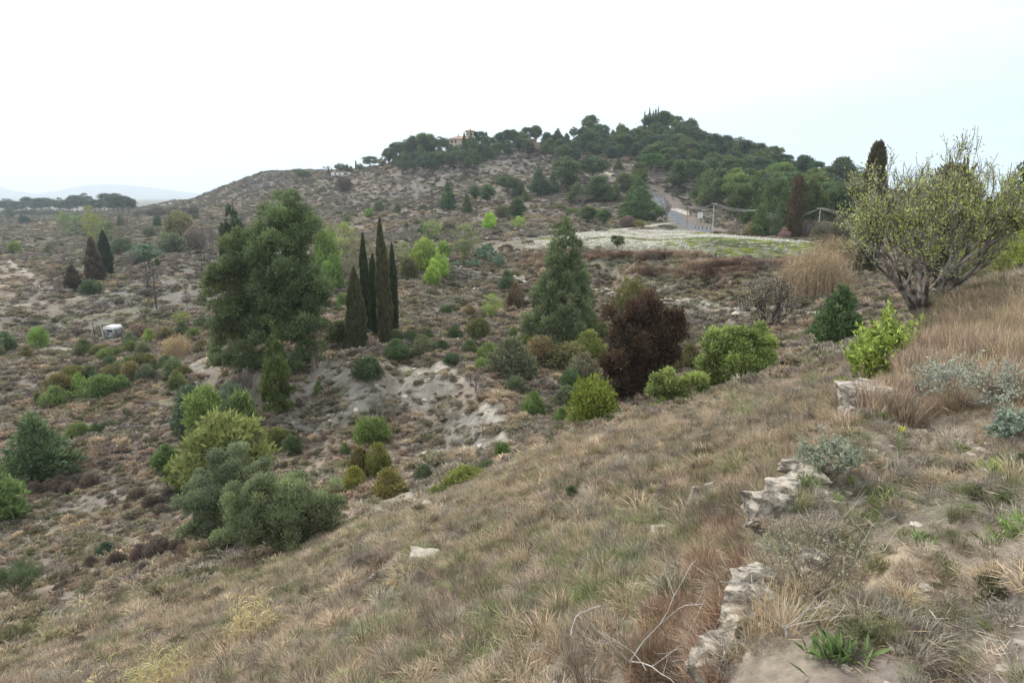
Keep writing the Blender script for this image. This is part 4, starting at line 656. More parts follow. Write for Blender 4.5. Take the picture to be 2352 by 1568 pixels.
group('yellow-green shrubs at the right', 'behind the dry grass at the right edge', 'loose_tree', 'shrub', 'shrub', [(2250, 2352, 470, 668, (.17, .22, .06), 'leafy yellow-green shrub', dict(Y0=20)), (2310, 2430, 490, 672, (.18, .23, .06), 'dense yellow-green shrub', dict(Y0=17)), (2190, 2290, 540, 690, (.15, .18, .06), 'sparse shrub', dict(Y0=17))])
one('young_pine', 'pine_tree', 'tree', (1868, 1975, 655, 800), (.085, .125, .06), 'small dense pine left below the large almond tree', Y0=33)
# spring-green trees mid left
group('fresh green trees right of the big pine', 'between big pine and cypresses', 'round_tree', 'tree', 'tree', [(720, 780, 530, 628, (.12, .19, .06), 'bright green bushy tree', dict(Y0=105)), (738, 790, 585, 640, (.11, .18, .06), 'low bright green bush', dict(Y0=100)), (768, 818, 510, 575, (.20, .24, .085), 'yellow-green airy tree', dict(kind='loose_tree', Y0=140)), (745, 772, 515, 550, YG, 'small yellowish tree', dict(kind='loose_tree', Y0=160)), (800, 850, 535, 600, (.17, .165, .10), 'olive grey tree', dict(kind='loose_tree', Y0=120)), (785, 830, 590, 655, (.15, .14, .10), 'brownish grey thicket', dict(kind='loose_tree', Y0=100))])
group('fresh green trees right of the cypresses', 'right of the cypresses', 'round_tree', 'tree', 'tree', [(941, 1010, 548, 622, (.20, .28, .075), 'large lime green tree'), (985, 1034, 583, 640, (.21, .29, .075), 'lime green tree'), (972, 1016, 612, 658, (.20, .28, .07), 'small lime green tree'), (1000, 1038, 553, 596, (.17, .24, .075), 'green tree'), (905, 950, 555, 610, (.18, .21, .11), 'pale airy tree', dict(kind='loose_tree')), (918, 962, 590, 640, (.10, .11, .06), 'dark tangled bush', dict(kind='bush')), (860, 905, 560, 620, (.14, .13, .09), 'olive grey bush behind the cypress tops', dict(kind='bush', Y0=115))])
# --- hero trees
def hero(name, cat, label, u, vb, wpx, hpx, color, trunk_chunks, crown_chunks, Y0=None, tmat=None, tname='trunk', cname='crown', rz=0, sink=.02, minY=0):
    p = place(u, vb, minY, Y0); m = ppm(p); root = bpy.data.objects.new(name, None); COL.objects.link(root)
    if Y0 is not None: hpx = pv(p)-(vb-hpx)
    V = np.concatenate([c[0] for c in crown_chunks]); bw = np.percentile(V[:, 0], 99.5)-np.percentile(V[:, 0], .5); bh = np.percentile(V[:, 2], 99.8); xo = (np.percentile(V[:, 0], 99.5)+np.percentile(V[:, 0], .5))/2
    sx = wpx*m/bw; sz = hpx*m/bh; root.location = (p[0], p[1], p[2]-sink*hpx*m); root.rotation_euler[2] = rz
    def scl(ch): return [((c[0]-np.array([xo, 0, 0]))*np.array([sx, sx, sz]), *c[1:]) for c in ch]
    link(tname, mk_mesh(name+'_'+tname, scl(trunk_chunks), [tmat or M_BARK], smooth={0}), root, color=color)
    link(cname, mk_mesh(name+'_'+cname, scl(crown_chunks), [M_LEAF]), root, color=color)
    tag(root, label, cat); return root
def lobed(name, cat, label, ub, Y0, lobes, color, seed, nleaf, L, Wd, cpl=14, cr=.46, up=.5, flat=.7, spread=.9, shell=.25, stems=1, tr=.30, tmat=None, tname='trunk', cname='crown', depth=.8, zs=.85, fill=.92):
    """a tree whose crown is a set of measured lobes, each a ball of leaf clumps with real depth"""
    rg_ = np.random.default_rng(seed); p = place(ub, 0, Y0=Y0); m = ppm(p); C, Rr = [], []; hub = []
    for (u, v, ru, rv) in lobes:
        c = np.array([xr(u, v)*Y0, Y0+rg_.uniform(-1, 1)*ru*m*depth*.6, slope(v)*Y0])-p; r3 = np.array([ru, ru*depth, rv])*m*1.12; hub.append(c)
        n = max(4, int(cpl*ru*rv/2200.)); d = unit(rg_, n)*(rg_.random((n, 1))**.45)*fill; k = (.75+.5*rg_.random((n, 1)))*min(ru, rv)*m*cr
        C.append(c+d*r3); Rr.append(np.concatenate([k, k, k*zs], 1))
    C = np.concatenate(C); Rr = np.concatenate(Rr); C[:, 2] = np.maximum(C[:, 2], Rr[:, 2]*.5)
    V, Fq, var = clump_leaves(rg_, C, Rr, nleaf, L, Wd, up, shell, flat, spread); V[:, 2] = np.maximum(V[:, 2], -.1)
    T = []; top = max(h_[2] for h_ in hub); hub = np.array(hub)
    for s_ in range(stems):
        a0 = s_*2.4+seed; b0 = np.array([math.cos(a0)*tr*1.5, math.sin(a0)*tr*1.5, -.2])*(stems > 1)+np.array([0, 0, -.2]); tp = hub[np.argmax(hub[:, 2])]*.9 if stems == 1 else hub[s_ % len(hub)]
        t = np.linspace(0, 1, 8)[:, None]; q = b0+(tp-b0)*t; q[1:-1, :2] += rg_.normal(size=(6, 2))*tr*.4; T.append((*tube(q, tr*(1-.85*t[:, 0])*(1 if stems == 1 else .6), 9), 0, None))
        for c in C[rg_.choice(len(C), min(len(C), 26 if stems == 1 else 10), replace=False)]:
            f = np.clip((c[2]*.7)/max(tp[2], .1), .05, .85); T.append((*limb(b0+(tp-b0)*f, c, tr*(.40-.25*f), rg_), 0, None))
    root = bpy.data.objects.new(name, None); COL.objects.link(root); root.location = p
    link(tname, mk_mesh(name+'_'+tname, T, [tmat or M_BARK], smooth={0}), root, color=color); link(cname, mk_mesh(name+'_'+cname, [(V, Fq, 0, var)], [M_LEAF]), root, color=color); tag(root, label, cat)
lobed('pine_tree', 'tree', 'tallest broad old pine left of the five cypresses', 672, 58, [(648, 500, 62, 44), (676, 520, 46, 50), (608, 560, 50, 44), (655, 575, 60, 50), (700, 575, 34, 46), (640, 640, 70, 52), (700, 650, 50, 46), (728, 675, 28, 38), (612, 690, 56, 44), (675, 710, 62, 46), (722, 735, 30, 34), (640, 760, 60, 44), (695, 775, 50, 38), (668, 820, 44, 30), (718, 800, 26, 26), (645, 852, 46, 26), (698, 838, 44, 24), (600, 800, 40, 40)], (.098, .135, .068), 201, 90000, .24, .105)
lobed('pine_tree', 'tree', 'lower left pine leaning on the tallest broad pine', 560, 59, [(590, 548, 20, 30), (540, 575, 34, 44), (566, 600, 40, 44), (508, 620, 32, 44), (545, 650, 46, 48), (500, 675, 28, 42), (535, 715, 46, 44), (575, 700, 40, 44), (528, 765, 42, 38), (570, 775, 42, 40), (545, 820, 44, 34), (520, 848, 34, 26), (572, 845, 36, 28), (512, 872, 24, 18)], (.110, .140, .070), 207, 62000, .24, .11)
PR_BIGL = [(0, .05), (.08, .16), (.25, .24), (.5, .26), (.7, .22), (.85, .12), (1, .02)]
t_, c_ = make_plant(215, PR_CONE, 70, .07, 15000, .04, .016, up=.6, flat=.3, shell=.35, trunk=.02, lo=.04, bump=.3, inner=.4)
hero('pine_tree', 'tree', 'slim fresh green pine standing in front of the broad old pine', 636, 907, 74, 170, (.09, .12, .045), t_, c_, Y0=50)
one('umbrella_pine', 'pine_tree', 'tree', (508, 572, 478, 590), (.04, .065, .035), 'dark round pine peeping out left behind the broad old pine', Y0=95)
PR_MID = [(0, .10), (.06, .26), (.2, .29), (.4, .24), (.6, .18), (.75, .13), (.9, .08), (1, .015)]
t_, c_ = make_plant(221, PR_MID, 260, .045, 34000, .030, .0095, up=.6, flat=.6, shell=.1, trunk=.015, lo=.03, zs=.85, bump=.3, inner=.35, spread=1.0, tk=8)
hero('pine_tree', 'tree', 'tall conical pine on the middle plateau right of centre', 1285, 800, 158, 296, (.12, .155, .085), t_, c_, Y0=66)
lobed('rust_brown_conifer', 'tree', 'rust-brown spreading conifer right of centre beside the bright green trees', 1465, 42, [(1430, 738, 30, 40), (1478, 722, 34, 36), (1524, 732, 32, 36), (1450, 785, 50, 42), (1510, 785, 48, 44), (1540, 770, 20, 30), (1415, 825, 36, 40), (1475, 840, 56, 42), (1525, 830, 32, 36), (1405, 875, 26, 26), (1455, 885, 48, 36), (1505, 880, 28, 28)], (.072, .051, .036), 231, 30000, .28, .11, cpl=10, cr=.46, up=.9, spread=1.0, fill=1.02, stems=3, tr=.2, zs=1.3)
lobed('olive_tree', 'tree', 'big rounded grey-green olive tree in front, nearest in the valley', 655, 24.5, [(558, 1140, 44, 46), (612, 1128, 50, 42), (672, 1122, 50, 42), (728, 1135, 46, 46), (765, 1180, 34, 46), (545, 1195, 42, 48), (610, 1190, 60, 52), (690, 1185, 64, 54), (745, 1220, 44, 40), (575, 1240, 52, 36), (650, 1245, 66, 38), (715, 1248, 54, 32)], (.165, .205, .118), 241, 60000, .115, .045, cpl=12, cr=.42, up=1.2, fill=.98, shell=.45, stems=5, tr=.10, tname='stems', cname='foliage', depth=.9)
lobed('olive_tree', 'tree', 'larger silvery olive tree behind and left of the front one', 505, 28, [(545, 1062, 42, 36), (590, 1085, 32, 36), (495, 1085, 44, 42), (455, 1130, 40, 46), (520, 1135, 54, 50), (575, 1150, 40, 44), (445, 1185, 34, 42), (495, 1195, 50, 46), (545, 1210, 40, 40), (460, 1232, 38, 34), (510, 1245, 40, 32)], (.150, .188, .118), 245, 48000, .125, .048, cpl=12, cr=.42, up=1.2, fill=.98, shell=.45, stems=5, tr=.10, tname='stems', cname='foliage', depth=.9)
lobed('lime_green_tree', 'tree', 'larger bright lime green tree behind the dry grass crest', 1690, 33, [(1648, 795, 30, 32), (1692, 780, 36, 30), (1742, 782, 32, 30), (1765, 805, 18, 24), (1630, 835, 28, 30), (1680, 835, 42, 36), (1735, 832, 36, 34), (1650, 872, 34, 26), (1705, 875, 40, 26)], (.19, .245, .085), 251, 24000, .16, .085, cpl=26, cr=.5, up=.9, spread=1.4, fill=.95, shell=.1, stems=5, tr=.09, tname='stems', cname='foliage')
lobed('lime_green_tree', 'tree', 'smaller bright lime green tree left of the larger lime green one', 1550, 31, [(1520, 865, 22, 22), (1560, 880, 28, 24), (1600, 880, 24, 24), (1512, 900, 24, 24), (1550, 912, 34, 26), (1600, 912, 28, 24), (1525, 932, 26, 14)], (.19, .24, .085), 255, 16000, .15, .08, cpl=30, cr=.55, up=.9, spread=1.4, fill=.95, shell=.1, stems=5, tr=.07, tname='stems', cname='foliage')
# dead brush hanging under the left pine
def twig_thing(name, cat, label, u, vb, wpx, hpx, seed, m_, n0=8, depth=3, leafn=0, lcol=(.1, .1, .1), ll=.03, lw=.012, Y0=None, length=.4, angle=.6, minr=.003, r0=.02, h=.12, up=.3, droop=0, leafspread=.02, kids=(3, 5), scale_r=1.0, minY=0, sink=0, fold=False, decay=.66):
    P0, P1, A0, A1, tp, td = bare_tree(seed, n0, depth, length, angle, r0, h, up, kids=kids, droop=droop, minr=minr, decay=decay)
    p = place(u, vb, minY, Y0); m = ppm(p)
    if Y0 is not None: hpx = pv(p)-(vb-hpx)
    s = np.array([wpx/max(np.ptp(P1[:, 0]), 1e-3), 0, hpx/(np.percentile(P1[:, 2], 99.2) if depth == 5 else np.max(P1[:, 2]))]); s = s*m; s[1] = s[0]
    root = bpy.data.objects.new(name, None); COL.objects.link(root); root.location = (p[0], p[1], p[2]-sink)
    off = np.array([-(P1[:, 0].max()+P1[:, 0].min())/2*.6, 0, 0])
    k = (s[0]+s[2])/2; ch = [(*segs((P0+off*np.minimum(P0[:, 2:3]/.2, 1))*s, (P1+off*np.minimum(P1[:, 2:3]/.2, 1))*s, A0*k*scale_r, A1*k*scale_r, 4), 0, None)]
    link('branches', mk_mesh(name, ch, [m_], smooth={0}), root)
    if leafn:
        rg_ = np.random.default_rng(seed); kk = rg_.choice(len(P1), leafn); f = rg_.random((leafn, 1)); keep = (A1[kk] < .35*r0)
        pos = (P0[kk]*(1-f)+P1[kk]*f+off)[keep]+rg_.normal(size=(keep.sum(), 3))*leafspread*.4; nn = len(pos)
        V, Fq, vv = leaves(rg_, pos*s, unit(rg_, nn)+[0, 0, .5], ll*(.6+.8*rg_.random(nn)), lw*(.6+.8*rg_.random(nn)), rg_.random(nn))
        o = link('leaves', mk_mesh(name+'_leaves', [(V, Fq, 0, vv)], [M_LEAF]), root, color=lcol)
    tag(root, label, cat); return root
twig_thing('dead_brush', 'brush', 'grey dead brushwood hanging below the left pine', 570, 918, 60, 78, 301, M_TWIG, n0=16, depth=2, Y0=55, minr=.006, angle=.5, length=.5)
M_ALM = mat('almond_bark_grey', build=noisy(5, (.08, .065, .055), (.34, .30, .27), .6, lo=.4, hi=.6))
# large almond at the right, blossoming almond, sapling
twig_thing('almond_tree', 'tree', 'large budding almond tree with dark crooked trunk at the right', 2115, 782, 455, 425, 311, M_ALM, n0=12, depth=5, leafn=22000, lcol=(.25, .30, .11), ll=.044, lw=.020, Y0=12.2, length=.30, angle=.55, r0=.028, h=.14, up=.48, minr=.0017, leafspread=.03, kids=(2, 5), decay=.72, scale_r=.95)
twig_thing('almond_tree', 'tree', 'small pale blossoming almond tree below the flower field', 1762, 742, 150, 124, 317, M_BURN, n0=9, depth=4, leafn=6000, lcol=(.34, .32, .24), ll=.09, lw=.06, Y0=59, length=.34, angle=.7, r0=.03, h=.1, up=.3, minr=.0025, decay=.7)
twig_thing('sapling', 'tree', 'leafy bright green sapling beside the stone wall under the almond tree', 2022, 880, 175, 185, 323, M_BARKR, n0=9, depth=3, leafn=7000, lcol=(.21, .28, .075), ll=.065, lw=.026, Y0=8.6, length=.42, angle=.5, r0=.016, h=.1, up=.35, minr=.0015, leafspread=.03, decay=.7)
# ---------------------------------------------------------------- ground cover (scattered)
def blades(rng, n, rad, h, w, lean, hv=.5, curve=.5):
    a = rng.random(n)*6.283; r = rad*np.sqrt(rng.random(n)); B = np.stack([np.cos(a)*r, np.sin(a)*r, np.zeros(n)-.03], -1)
    a2 = a+rng.normal(size=n)*.9; ln = lean*(.3+rng.random(n)); D = np.stack([np.cos(a2)*ln, np.sin(a2)*ln, np.ones(n)], -1); D /= np.linalg.norm(D, axis=1, keepdims=True)
    H = (h*(1-hv+hv*rng.random(n)))[:, None]; Sx = np.stack([-np.sin(a2+rng.normal(size=n)*.6), np.cos(a2), np.zeros(n)], -1)*w*.5
    M1 = B+D*H*.55; T = B+D*H+np.stack([np.cos(a2), np.sin(a2), -np.ones(n)*.6], -1)*H*curve*.45*rng.random((n, 1))
    V = np.stack([B-Sx, B+Sx, M1+Sx*.8, M1-Sx*.8, T], 1).reshape(-1, 3); i = np.arange(n)[:, None]*5
    var = np.repeat(rng.random(n), 5)
    return [(V, i+np.array([[0, 1, 2, 3]]), 0, var), (V, i+np.array([[3, 2, 4]]), 0, var)]
GP = bpy.data.collections.new('cover_shapes')
def gproto(nm, ch): o = bpy.data.objects.new('%02d_%s' % (len(GP.objects), nm), mk_mesh(nm, ch, [M_GRASS])); GP.objects.link(o)
def cushion(rng, n, L, w, up=.6, ncl=9, R=.5, zs=.75):
    C = np.stack([rng.normal(size=ncl)*R*.45, rng.normal(size=ncl)*R*.45, .12+.25*rng.random(ncl)], -1); Rr = np.stack([np.full(ncl, R*.5)]*2+[np.full(ncl, R*.5*zs)], -1)
    V, Fq, v = clump_leaves(rng, C, Rr, n, L, w, up, .35, .3, .9); V[:, 2] = np.maximum(V[:, 2], -.05); return [(V, Fq, 0, v)]
g = np.random.default_rng(77)
for i in range(3): gproto('upright_grass', blades(g, 110, .34, 1.0, .018, .45, curve=.6))          # 0-2
for i in range(3): gproto('mound_grass', blades(g, 190, .42, .85, .022, 1.1, curve=1.2))             # 3-5
for i in range(3): gproto('cushion', cushion(g, 420, .16, .045))                                     # 6-8
for i in range(2):                                                                                   # 9-10 twiggy
    a_ = bare_tree(400+i, n0=12, depth=2, length=.42, angle=.8, r0=.012, h=.06, up=.2, minr=.003); V, Fq = segs(*a_[:4]); V[:, 2] *= .8/np.max(V[:, 2]); V2, F2, v2 = leaves(g, a_[4]*[1, 1, .8], unit(g, len(a_[4])), .05, .02, g.random(len(a_[4]))); gproto('twiggy', [(V, Fq, 0, .45), (V2, F2, 0, v2)])
n_ = 60; V, Fq, v = leaves(g, np.stack([g.normal(size=n_)*.3, g.normal(size=n_)*.3, g.random(n_)*.06], -1), np.stack([g.normal(size=n_), g.normal(size=n_), g.random(n_)*.25], -1), .35, .012, g.random(n_)); gproto('litter', [(V, Fq, 0, v)])   # 11
n_ = 26; V, Fq, v = leaves(g, np.stack([g.normal(size=n_)*.35, g.normal(size=n_)*.35, .35+g.random(n_)*.3], -1), unit(g, n_)*[1, 1, .35], .15, .12, g.random(n_)); gproto('flowers', [(V, Fq, 0, v)])   # 12
n_ = 40; V, Fq, v = leaves(g, np.zeros((n_, 3))+g.normal(size=(n_, 3))*[.12, .12, .02], np.stack([g.normal(size=n_), g.normal(size=n_), .5+.6*g.random(n_)], -1), .5, .13, g.random(n_), sag=.25); gproto('rosette', [(V, Fq, 0, v)])   # 13
def rock_mesh(rng, k=2, sx=1, sy=1, sz=.7, amp=.22):
    import bmesh
    bm = bmesh.new(); bmesh.ops.create_icosphere(bm, subdivisions=k, radius=.5); V = np.array([v.co[:] for v in bm.verts]); Fc = np.array([[v.index for v in f.verts] for f in bm.faces]); bm.free()
    V /= np.abs(V/.5).max(axis=1, keepdims=True)**.55
    o = rng.random(3)*50
    def n3(q, s): return fbm(q[:, 0]*s+o[0], q[:, 1]*s+q[:, 2]*s*1.3+o[1], 1, 4)+fbm(q[:, 2]*s+o[2], q[:, 0]*s-q[:, 1]*s, 2, 4)-1
    V = V*(1+amp*1.6*n3(V, 2.5)+amp*.8*n3(V, 7))[:, None]; return V*[sx, sy, sz], Fc
M_PEB = mat('pebble_stone', build=None); _t = M_PEB.node_tree; _a = N(_t, 'ShaderNodeAttribute', attribute_type='INSTANCER', attribute_name='tint'); _t.links.new(_a.outputs['Color'], _t.nodes['Principled BSDF'].inputs['Base Color'])
for i in range(2):
    V, Fc = rock_mesh(g, 1); o = bpy.data.objects.new('%02d_pebble' % len(GP.objects), mk_mesh('pebble', [(V, Fc, 0, None)], [M_PEB])); GP.objects.link(o)   # 14-15
for i in range(4): gproto('coarse_cushion', cushion(g, 150, .34, .13, ncl=6))                 # 16-19
for i in range(2): gproto('coarse_grass', blades(g, 70, .42, .9, .06, .9, curve=1.0))            # 20-21
def scatter(name, Pp, scl, idx, tint, rng, label=None, tilt=.15):
    me = bpy.data.meshes.new(name); n = len(Pp); me.vertices.add(n); me.vertices.foreach_set('co', Pp.astype(np.float32).ravel())
    def at(nm, ty, arr, key): a = me.attributes.new(nm, ty, 'POINT'); a.data.foreach_set(key, np.ascontiguousarray(arr).ravel())
    rot = np.stack([rng.normal(size=n)*tilt, rng.normal(size=n)*tilt, rng.random(n)*6.283], -1).astype(np.float32)
    at('rot', 'FLOAT_VECTOR', rot, 'vector'); at('scl', 'FLOAT_VECTOR', scl.astype(np.float32), 'vector'); at('pick', 'INT', idx.astype(np.int32), 'value')
    at('tint', 'FLOAT_COLOR', np.concatenate([np.clip(tint, 0, 1), np.ones((n, 1))], 1).astype(np.float32), 'color')
    o = bpy.data.objects.new(name, me); COL.objects.link(o); md = o.modifiers.new('scatter', 'NODES')
    t = bpy.data.node_groups.new(name, 'GeometryNodeTree'); t.interface.new_socket('Geometry', in_out='INPUT', socket_type='NodeSocketGeometry'); t.interface.new_socket('Geometry', in_out='OUTPUT', socket_type='NodeSocketGeometry')
    gi, go = t.nodes.new('NodeGroupInput'), t.nodes.new('NodeGroupOutput'); ci = t.nodes.new('GeometryNodeCollectionInfo'); ci.inputs[0].default_value = GP; ci.inputs[1].default_value = True; ci.inputs[2].default_value = True
    ip = t.nodes.new('GeometryNodeInstanceOnPoints'); ip.inputs['Pick Instance'].default_value = True
    def na_(nm, ty): q = t.nodes.new('GeometryNodeInputNamedAttribute'); q.data_type = ty; q.inputs[0].default_value = nm; return q.outputs[0]
    t.links.new(gi.outputs[0], ip.inputs['Points']); t.links.new(ci.outputs[0], ip.inputs['Instance']); t.links.new(na_('pick', 'INT'), ip.inputs['Instance Index']); t.links.new(na_('rot', 'FLOAT_VECTOR'), ip.inputs['Rotation']); t.links.new(na_('scl', 'FLOAT_VECTOR'), ip.inputs['Scale']); t.links.new(ip.outputs[0], go.inputs[0])
    md.node_group = t; tag(o, label, None, None, 'stuff'); return o
sr = np.random.default_rng(9)
def ring(r0, r1, dens, azr=(-44, 44)):
    a0, a1 = math.radians(azr[0]), math.radians(azr[1]); n = int(dens*(a1-a0)*(r1*r1-r0*r0)/2); a = a0+(a1-a0)*sr.random(n); r = np.sqrt(r0*r0+(r1*r1-r0*r0)*sr.random(n)); x = r*np.sin(a); y = r*np.cos(a); return x, y
def cvr(x, y): return lookup(RGcov, x, y)
def gcol(x, y): return np.stack([lookup(RGc[..., i], x, y) for i in range(3)], -1)
inF = lambda x, y: softbox(x, y, FIELD)
PAL = dict(straw=(.47, .39, .27), pink=(.45, .35, .27), grey=(.37, .345, .30), olive=(.20, .215, .105), green=(.19, .26, .085), purp=(.24, .205, .185), dark=(.105, .115, .07), rust=(.33, .22, .155))
def mixpal(w, n, x, y, follow=.5, dv=.22):
    k = list(w); pr = np.array([w[q] for q in k], float); rr_ = np.hypot(x, y); q_ = lod(x, y, rr_, 2.2, 140, 3)+.10*sr.normal(size=n); rk = (np.argsort(np.argsort(q_))+.5)/n    # kinds gather in patches
    o_ = np.random.default_rng(len(k)*7+n % 5).permutation(len(k)); c = np.array([PAL[k[j]] for j in o_])[np.minimum(np.searchsorted(np.cumsum(pr[o_])/pr.sum(), rk), len(k)-1)]
    gc = gcol(x, y); return (c*(1-follow)+gc*1.1*follow)*(1+dv*sr.normal(size=(n, 1)))
def edge_side(x, y):          # >0 on the terrace we stand on
    ex = np.array([e[0] for e in EW]); ey = np.array([e[1] for e in EW]); o_ = np.argsort(ey); return x-np.interp(y, ey[o_], ex[o_])
def band(name, label, r0, r1, dens, size, kinds, w, follow=.5, covp=1.0, sel=None, zsc=(.8, 1.3), clumpy=0):
    x, y = ring(r0, r1, dens); k = sr.random(len(x)) < np.clip(cvr(x, y), 0, 1)**covp
    if clumpy: k &= sr.random(len(x)) < np.clip((fbm(x/clumpy, y/clumpy, 55, 3)-.36)*5, .55, 1)
    if sel is not None: k &= sel(x, y)
    x, y = x[k], y[k]; n = len(x); s = size[0]*(size[1]/size[0])**sr.random(n); z = gz(x, y)
    sc = np.stack([s, s*(.85+.3*sr.random(n)), s*(zsc[0]+(zsc[1]-zsc[0])*sr.random(n))], -1); tint = mixpal(w, n, x, y, follow)
    return scatter(name, np.stack([x, y, z-.01], -1), sc, sr.choice(kinds, n), tint, sr, label)
notF = lambda x, y: ~inF(x, y)
low = lambda x, y: (edge_side(x, y) < -.25) | (y > 9)
top = lambda x, y: (edge_side(x, y) > .05) & (y < 13) & ((x > 1.2) | (y > 2.4))
# terrace
band('litter', 'pale dry stalks and litter lying on the terrace', 1.5, 9, 110, (.10, .30), [11], dict(grey=3, straw=2, pink=1), .2, .2, sel=top)
band('terrace_grass', 'thin dry grass tufts on the terrace', 1.5, 8, 120, (.07, .17), [0, 1, 3, 4, 5, 9], dict(grey=3, straw=2.4, olive=1.6, green=.6, purp=1), .3, .25, sel=top, clumpy=.7)
band('terrace_herbs', 'grey-green herbs on the terrace', 1.6, 9, 30, (.06, .17), [6, 7, 8, 9, 10], dict(grey=2, olive=2, green=1), .2, .25, sel=top, clumpy=.5)
band('tall_dry_grass', 'tall pinkish dry grass on the upper part of the terrace', 5.2, 14, 66, (.16, .31), [0, 1, 2], dict(straw=3, pink=4), .3, 1, sel=lambda x, y: (edge_side(x, y) > .1) & (y < 16) & (np.hypot(x, y) > 5+1.5*fbm(x, y, 3, 2)), zsc=(1.0, 1.6))
# slope below the wall
band('slope_grass', 'dry and green grass tussocks of the near slope', 2.5, 12, 46, (.13, .36), [0, 1, 2, 3, 4, 5], dict(straw=3, pink=2, olive=2.2, green=1, grey=1.5, purp=.8), .45, .8, sel=low, clumpy=0)
band('slope_tussocks', 'grass tussocks of the middle slope', 12, 27, 19, (.2, .5), [0, 3, 4, 5, 5, 6], dict(straw=3, pink=2, olive=2.2, grey=1.2, purp=.8), .5, .8, sel=low)
band('valley_scrub', 'low dry scrub and grass in the valley', 24, 60, 7.0, (.25, .8), [16, 17, 18, 19, 20, 21, 6, 7, 5], dict(purp=1.6, straw=2.2, olive=2.4, grey=2.4, pink=.8, dark=.3), .5, 1.1, sel=low, clumpy=5, zsc=(.45, .95))
band('far_scrub', 'low scrub between the terraces', 60, 130, 2.6, (.4, 1.35), [16, 17, 18, 19, 20], dict(purp=1.8, straw=1.8, olive=2.4, grey=2.4, pink=.7, dark=.5), .5, 1.1, sel=notF, clumpy=9, zsc=(.4, .85))
band('hill_scrub', 'dark low scrub on the hill and the plain', 125, 300, .42, (.7, 2.2), [16, 17, 18, 19], dict(purp=2.6, straw=1.6, olive=2, grey=3, dark=1.3), .5, .8, sel=notF, clumpy=16, zsc=(.3, .7))
band('upper_scrub', 'scrub on the upper hill slopes', 300, 620, .24, (.9, 3.2), [16, 17, 18, 19], dict(purp=2.8, straw=.9, olive=2, grey=2.2, dark=1.8), .45, .8, clumpy=26, zsc=(.3, .7))
band('plain_scrub', 'distant scrub on the plain and ridge', 620, 1100, .045, (1.5, 4), [16, 17, 18, 19], dict(purp=2, dark=2, olive=2), .5, 1.0, zsc=(.3, .7))
band('slope_clumps', 'big grass clumps standing out on the near slope', 9, 28, .6, (.4, .7), [3, 4, 5, 0], dict(olive=3, straw=1.5, green=1, purp=1.5, pink=1), .3, .8, sel=low, zsc=(.55, .8))
# patches by place
def patch(name, label, boxes, n, size, kinds, w, follow=.3, zsc=(.7, 1.1), minY=0, jit=None):
    X_, Y_ = [], []
    for (u, v, ru, rv, sh) in boxes:
        m_ = int(n*sh); uu = u+ru*sr.uniform(-1, 1, m_)*np.sqrt(sr.random(m_)); vv = v+rv*sr.uniform(-1, 1, m_)*np.sqrt(sr.random(m_))
        for a_, b_ in zip(uu, vv): q = place(a_, b_, minY); X_.append(q[0]); Y_.append(q[1])
    x, y = np.array(X_), np.array(Y_); nn = len(x); s = size[0]*(size[1]/size[0])**sr.random(nn)
    sc = np.stack([s, s, s*(zsc[0]+(zsc[1]-zsc[0])*sr.random(nn))], -1); return scatter(name, np.stack([x, y, gz(x, y)-.02], -1), sc, sr.choice(kinds, nn), mixpal(w, nn, x, y, follow), sr, label)
PAL['white'] = (.68, .68, .63); PAL['lime'] = (.30, .40, .07); PAL['red'] = (.24, .155, .115)
x, y = ring(95, 215, 1.7, (0, 30)); k = inF(x, y); x, y = x[k], y[k]
uu = 1176+x/(y*CP-gz(x, y)*SP)*F; vv = 784+F*(-(gz(x, y)*CP+y*SP))/(y*CP-gz(x, y)*SP)
wv = fbm(x/9, y/9, 71, 3); isw = (wv+.012*(y-122) > .40)
isw = (wv > .37) & (sr.random(len(x)) > sm(18, 34, x)*sm(145, 126, y)*.93); k1 = isw & (sr.random(len(x)) < .88); n1 = k1.sum(); s = .7+.5*sr.random(n1)
scatter('white_wildflowers', np.stack([x[k1], y[k1], gz(x[k1], y[k1])-.1], -1), np.stack([s, s, s*.6], -1), np.full(n1, 12), np.array([PAL['white']])*(.75+.3*sr.random((n1, 1))), sr, 'carpet of white wildflowers over the field terrace')
k2 = (~isw) & (sr.random(len(x)) < .8); n2 = k2.sum(); s = .5+.5*sr.random(n2); cl = np.where((fbm(x[k2]/4, y[k2]/4, 91, 3) > .52)[:, None], np.array([(.32, .38, .06)]), np.array([(.19, .24, .11)]))
scatter('field_herbs', np.stack([x[k2], y[k2], gz(x[k2], y[k2])-.05], -1), np.stack([s, s, s*.35], -1), sr.choice([6, 7, 8], n2), cl*(.8+.4*sr.random((n2, 1))), sr, 'green and yellow flowering herbs on the near half of the field')
patch('bank_grass', 'red-brown grass tufts along the lip and face of the field bank', [(1480, 588, 150, 7, .25), (1680, 608, 130, 8, .25), (1300, 583, 110, 9, .15), (1600, 625, 180, 18, .25), (1240, 600, 90, 20, .15), (1830, 610, 80, 10, .15), (1850, 660, 60, 20, .1)], 900, (.8, 1.9), [0, 1, 3, 4, 5], dict(red=3, pink=2, purp=1.5), .25, (.6, .95), minY=70)
patch('ochre_grass', 'ochre grass patches on the left flat and terraces', [(300, 912, 90, 16, .3), (1140, 908, 40, 8, .1), (1070, 1045, 40, 14, .1), (150, 545, 140, 10, .1), (330, 950, 60, 12, .2), (920, 700, 40, 30, .1), (80, 600, 70, 14, .1)], 500, (.5, 1.0), [3, 4, 5], dict(straw=3, rust=.6), .2, (.3, .5))
patch('rust_grass', 'rusty dry grass patch right of the young pine', [(205, 1050, 45, 28, .5), (40, 1140, 40, 20, .2)], 300, (.45, .9), [0, 1, 3], dict(rust=3, pink=1), .2, (.5, .9))
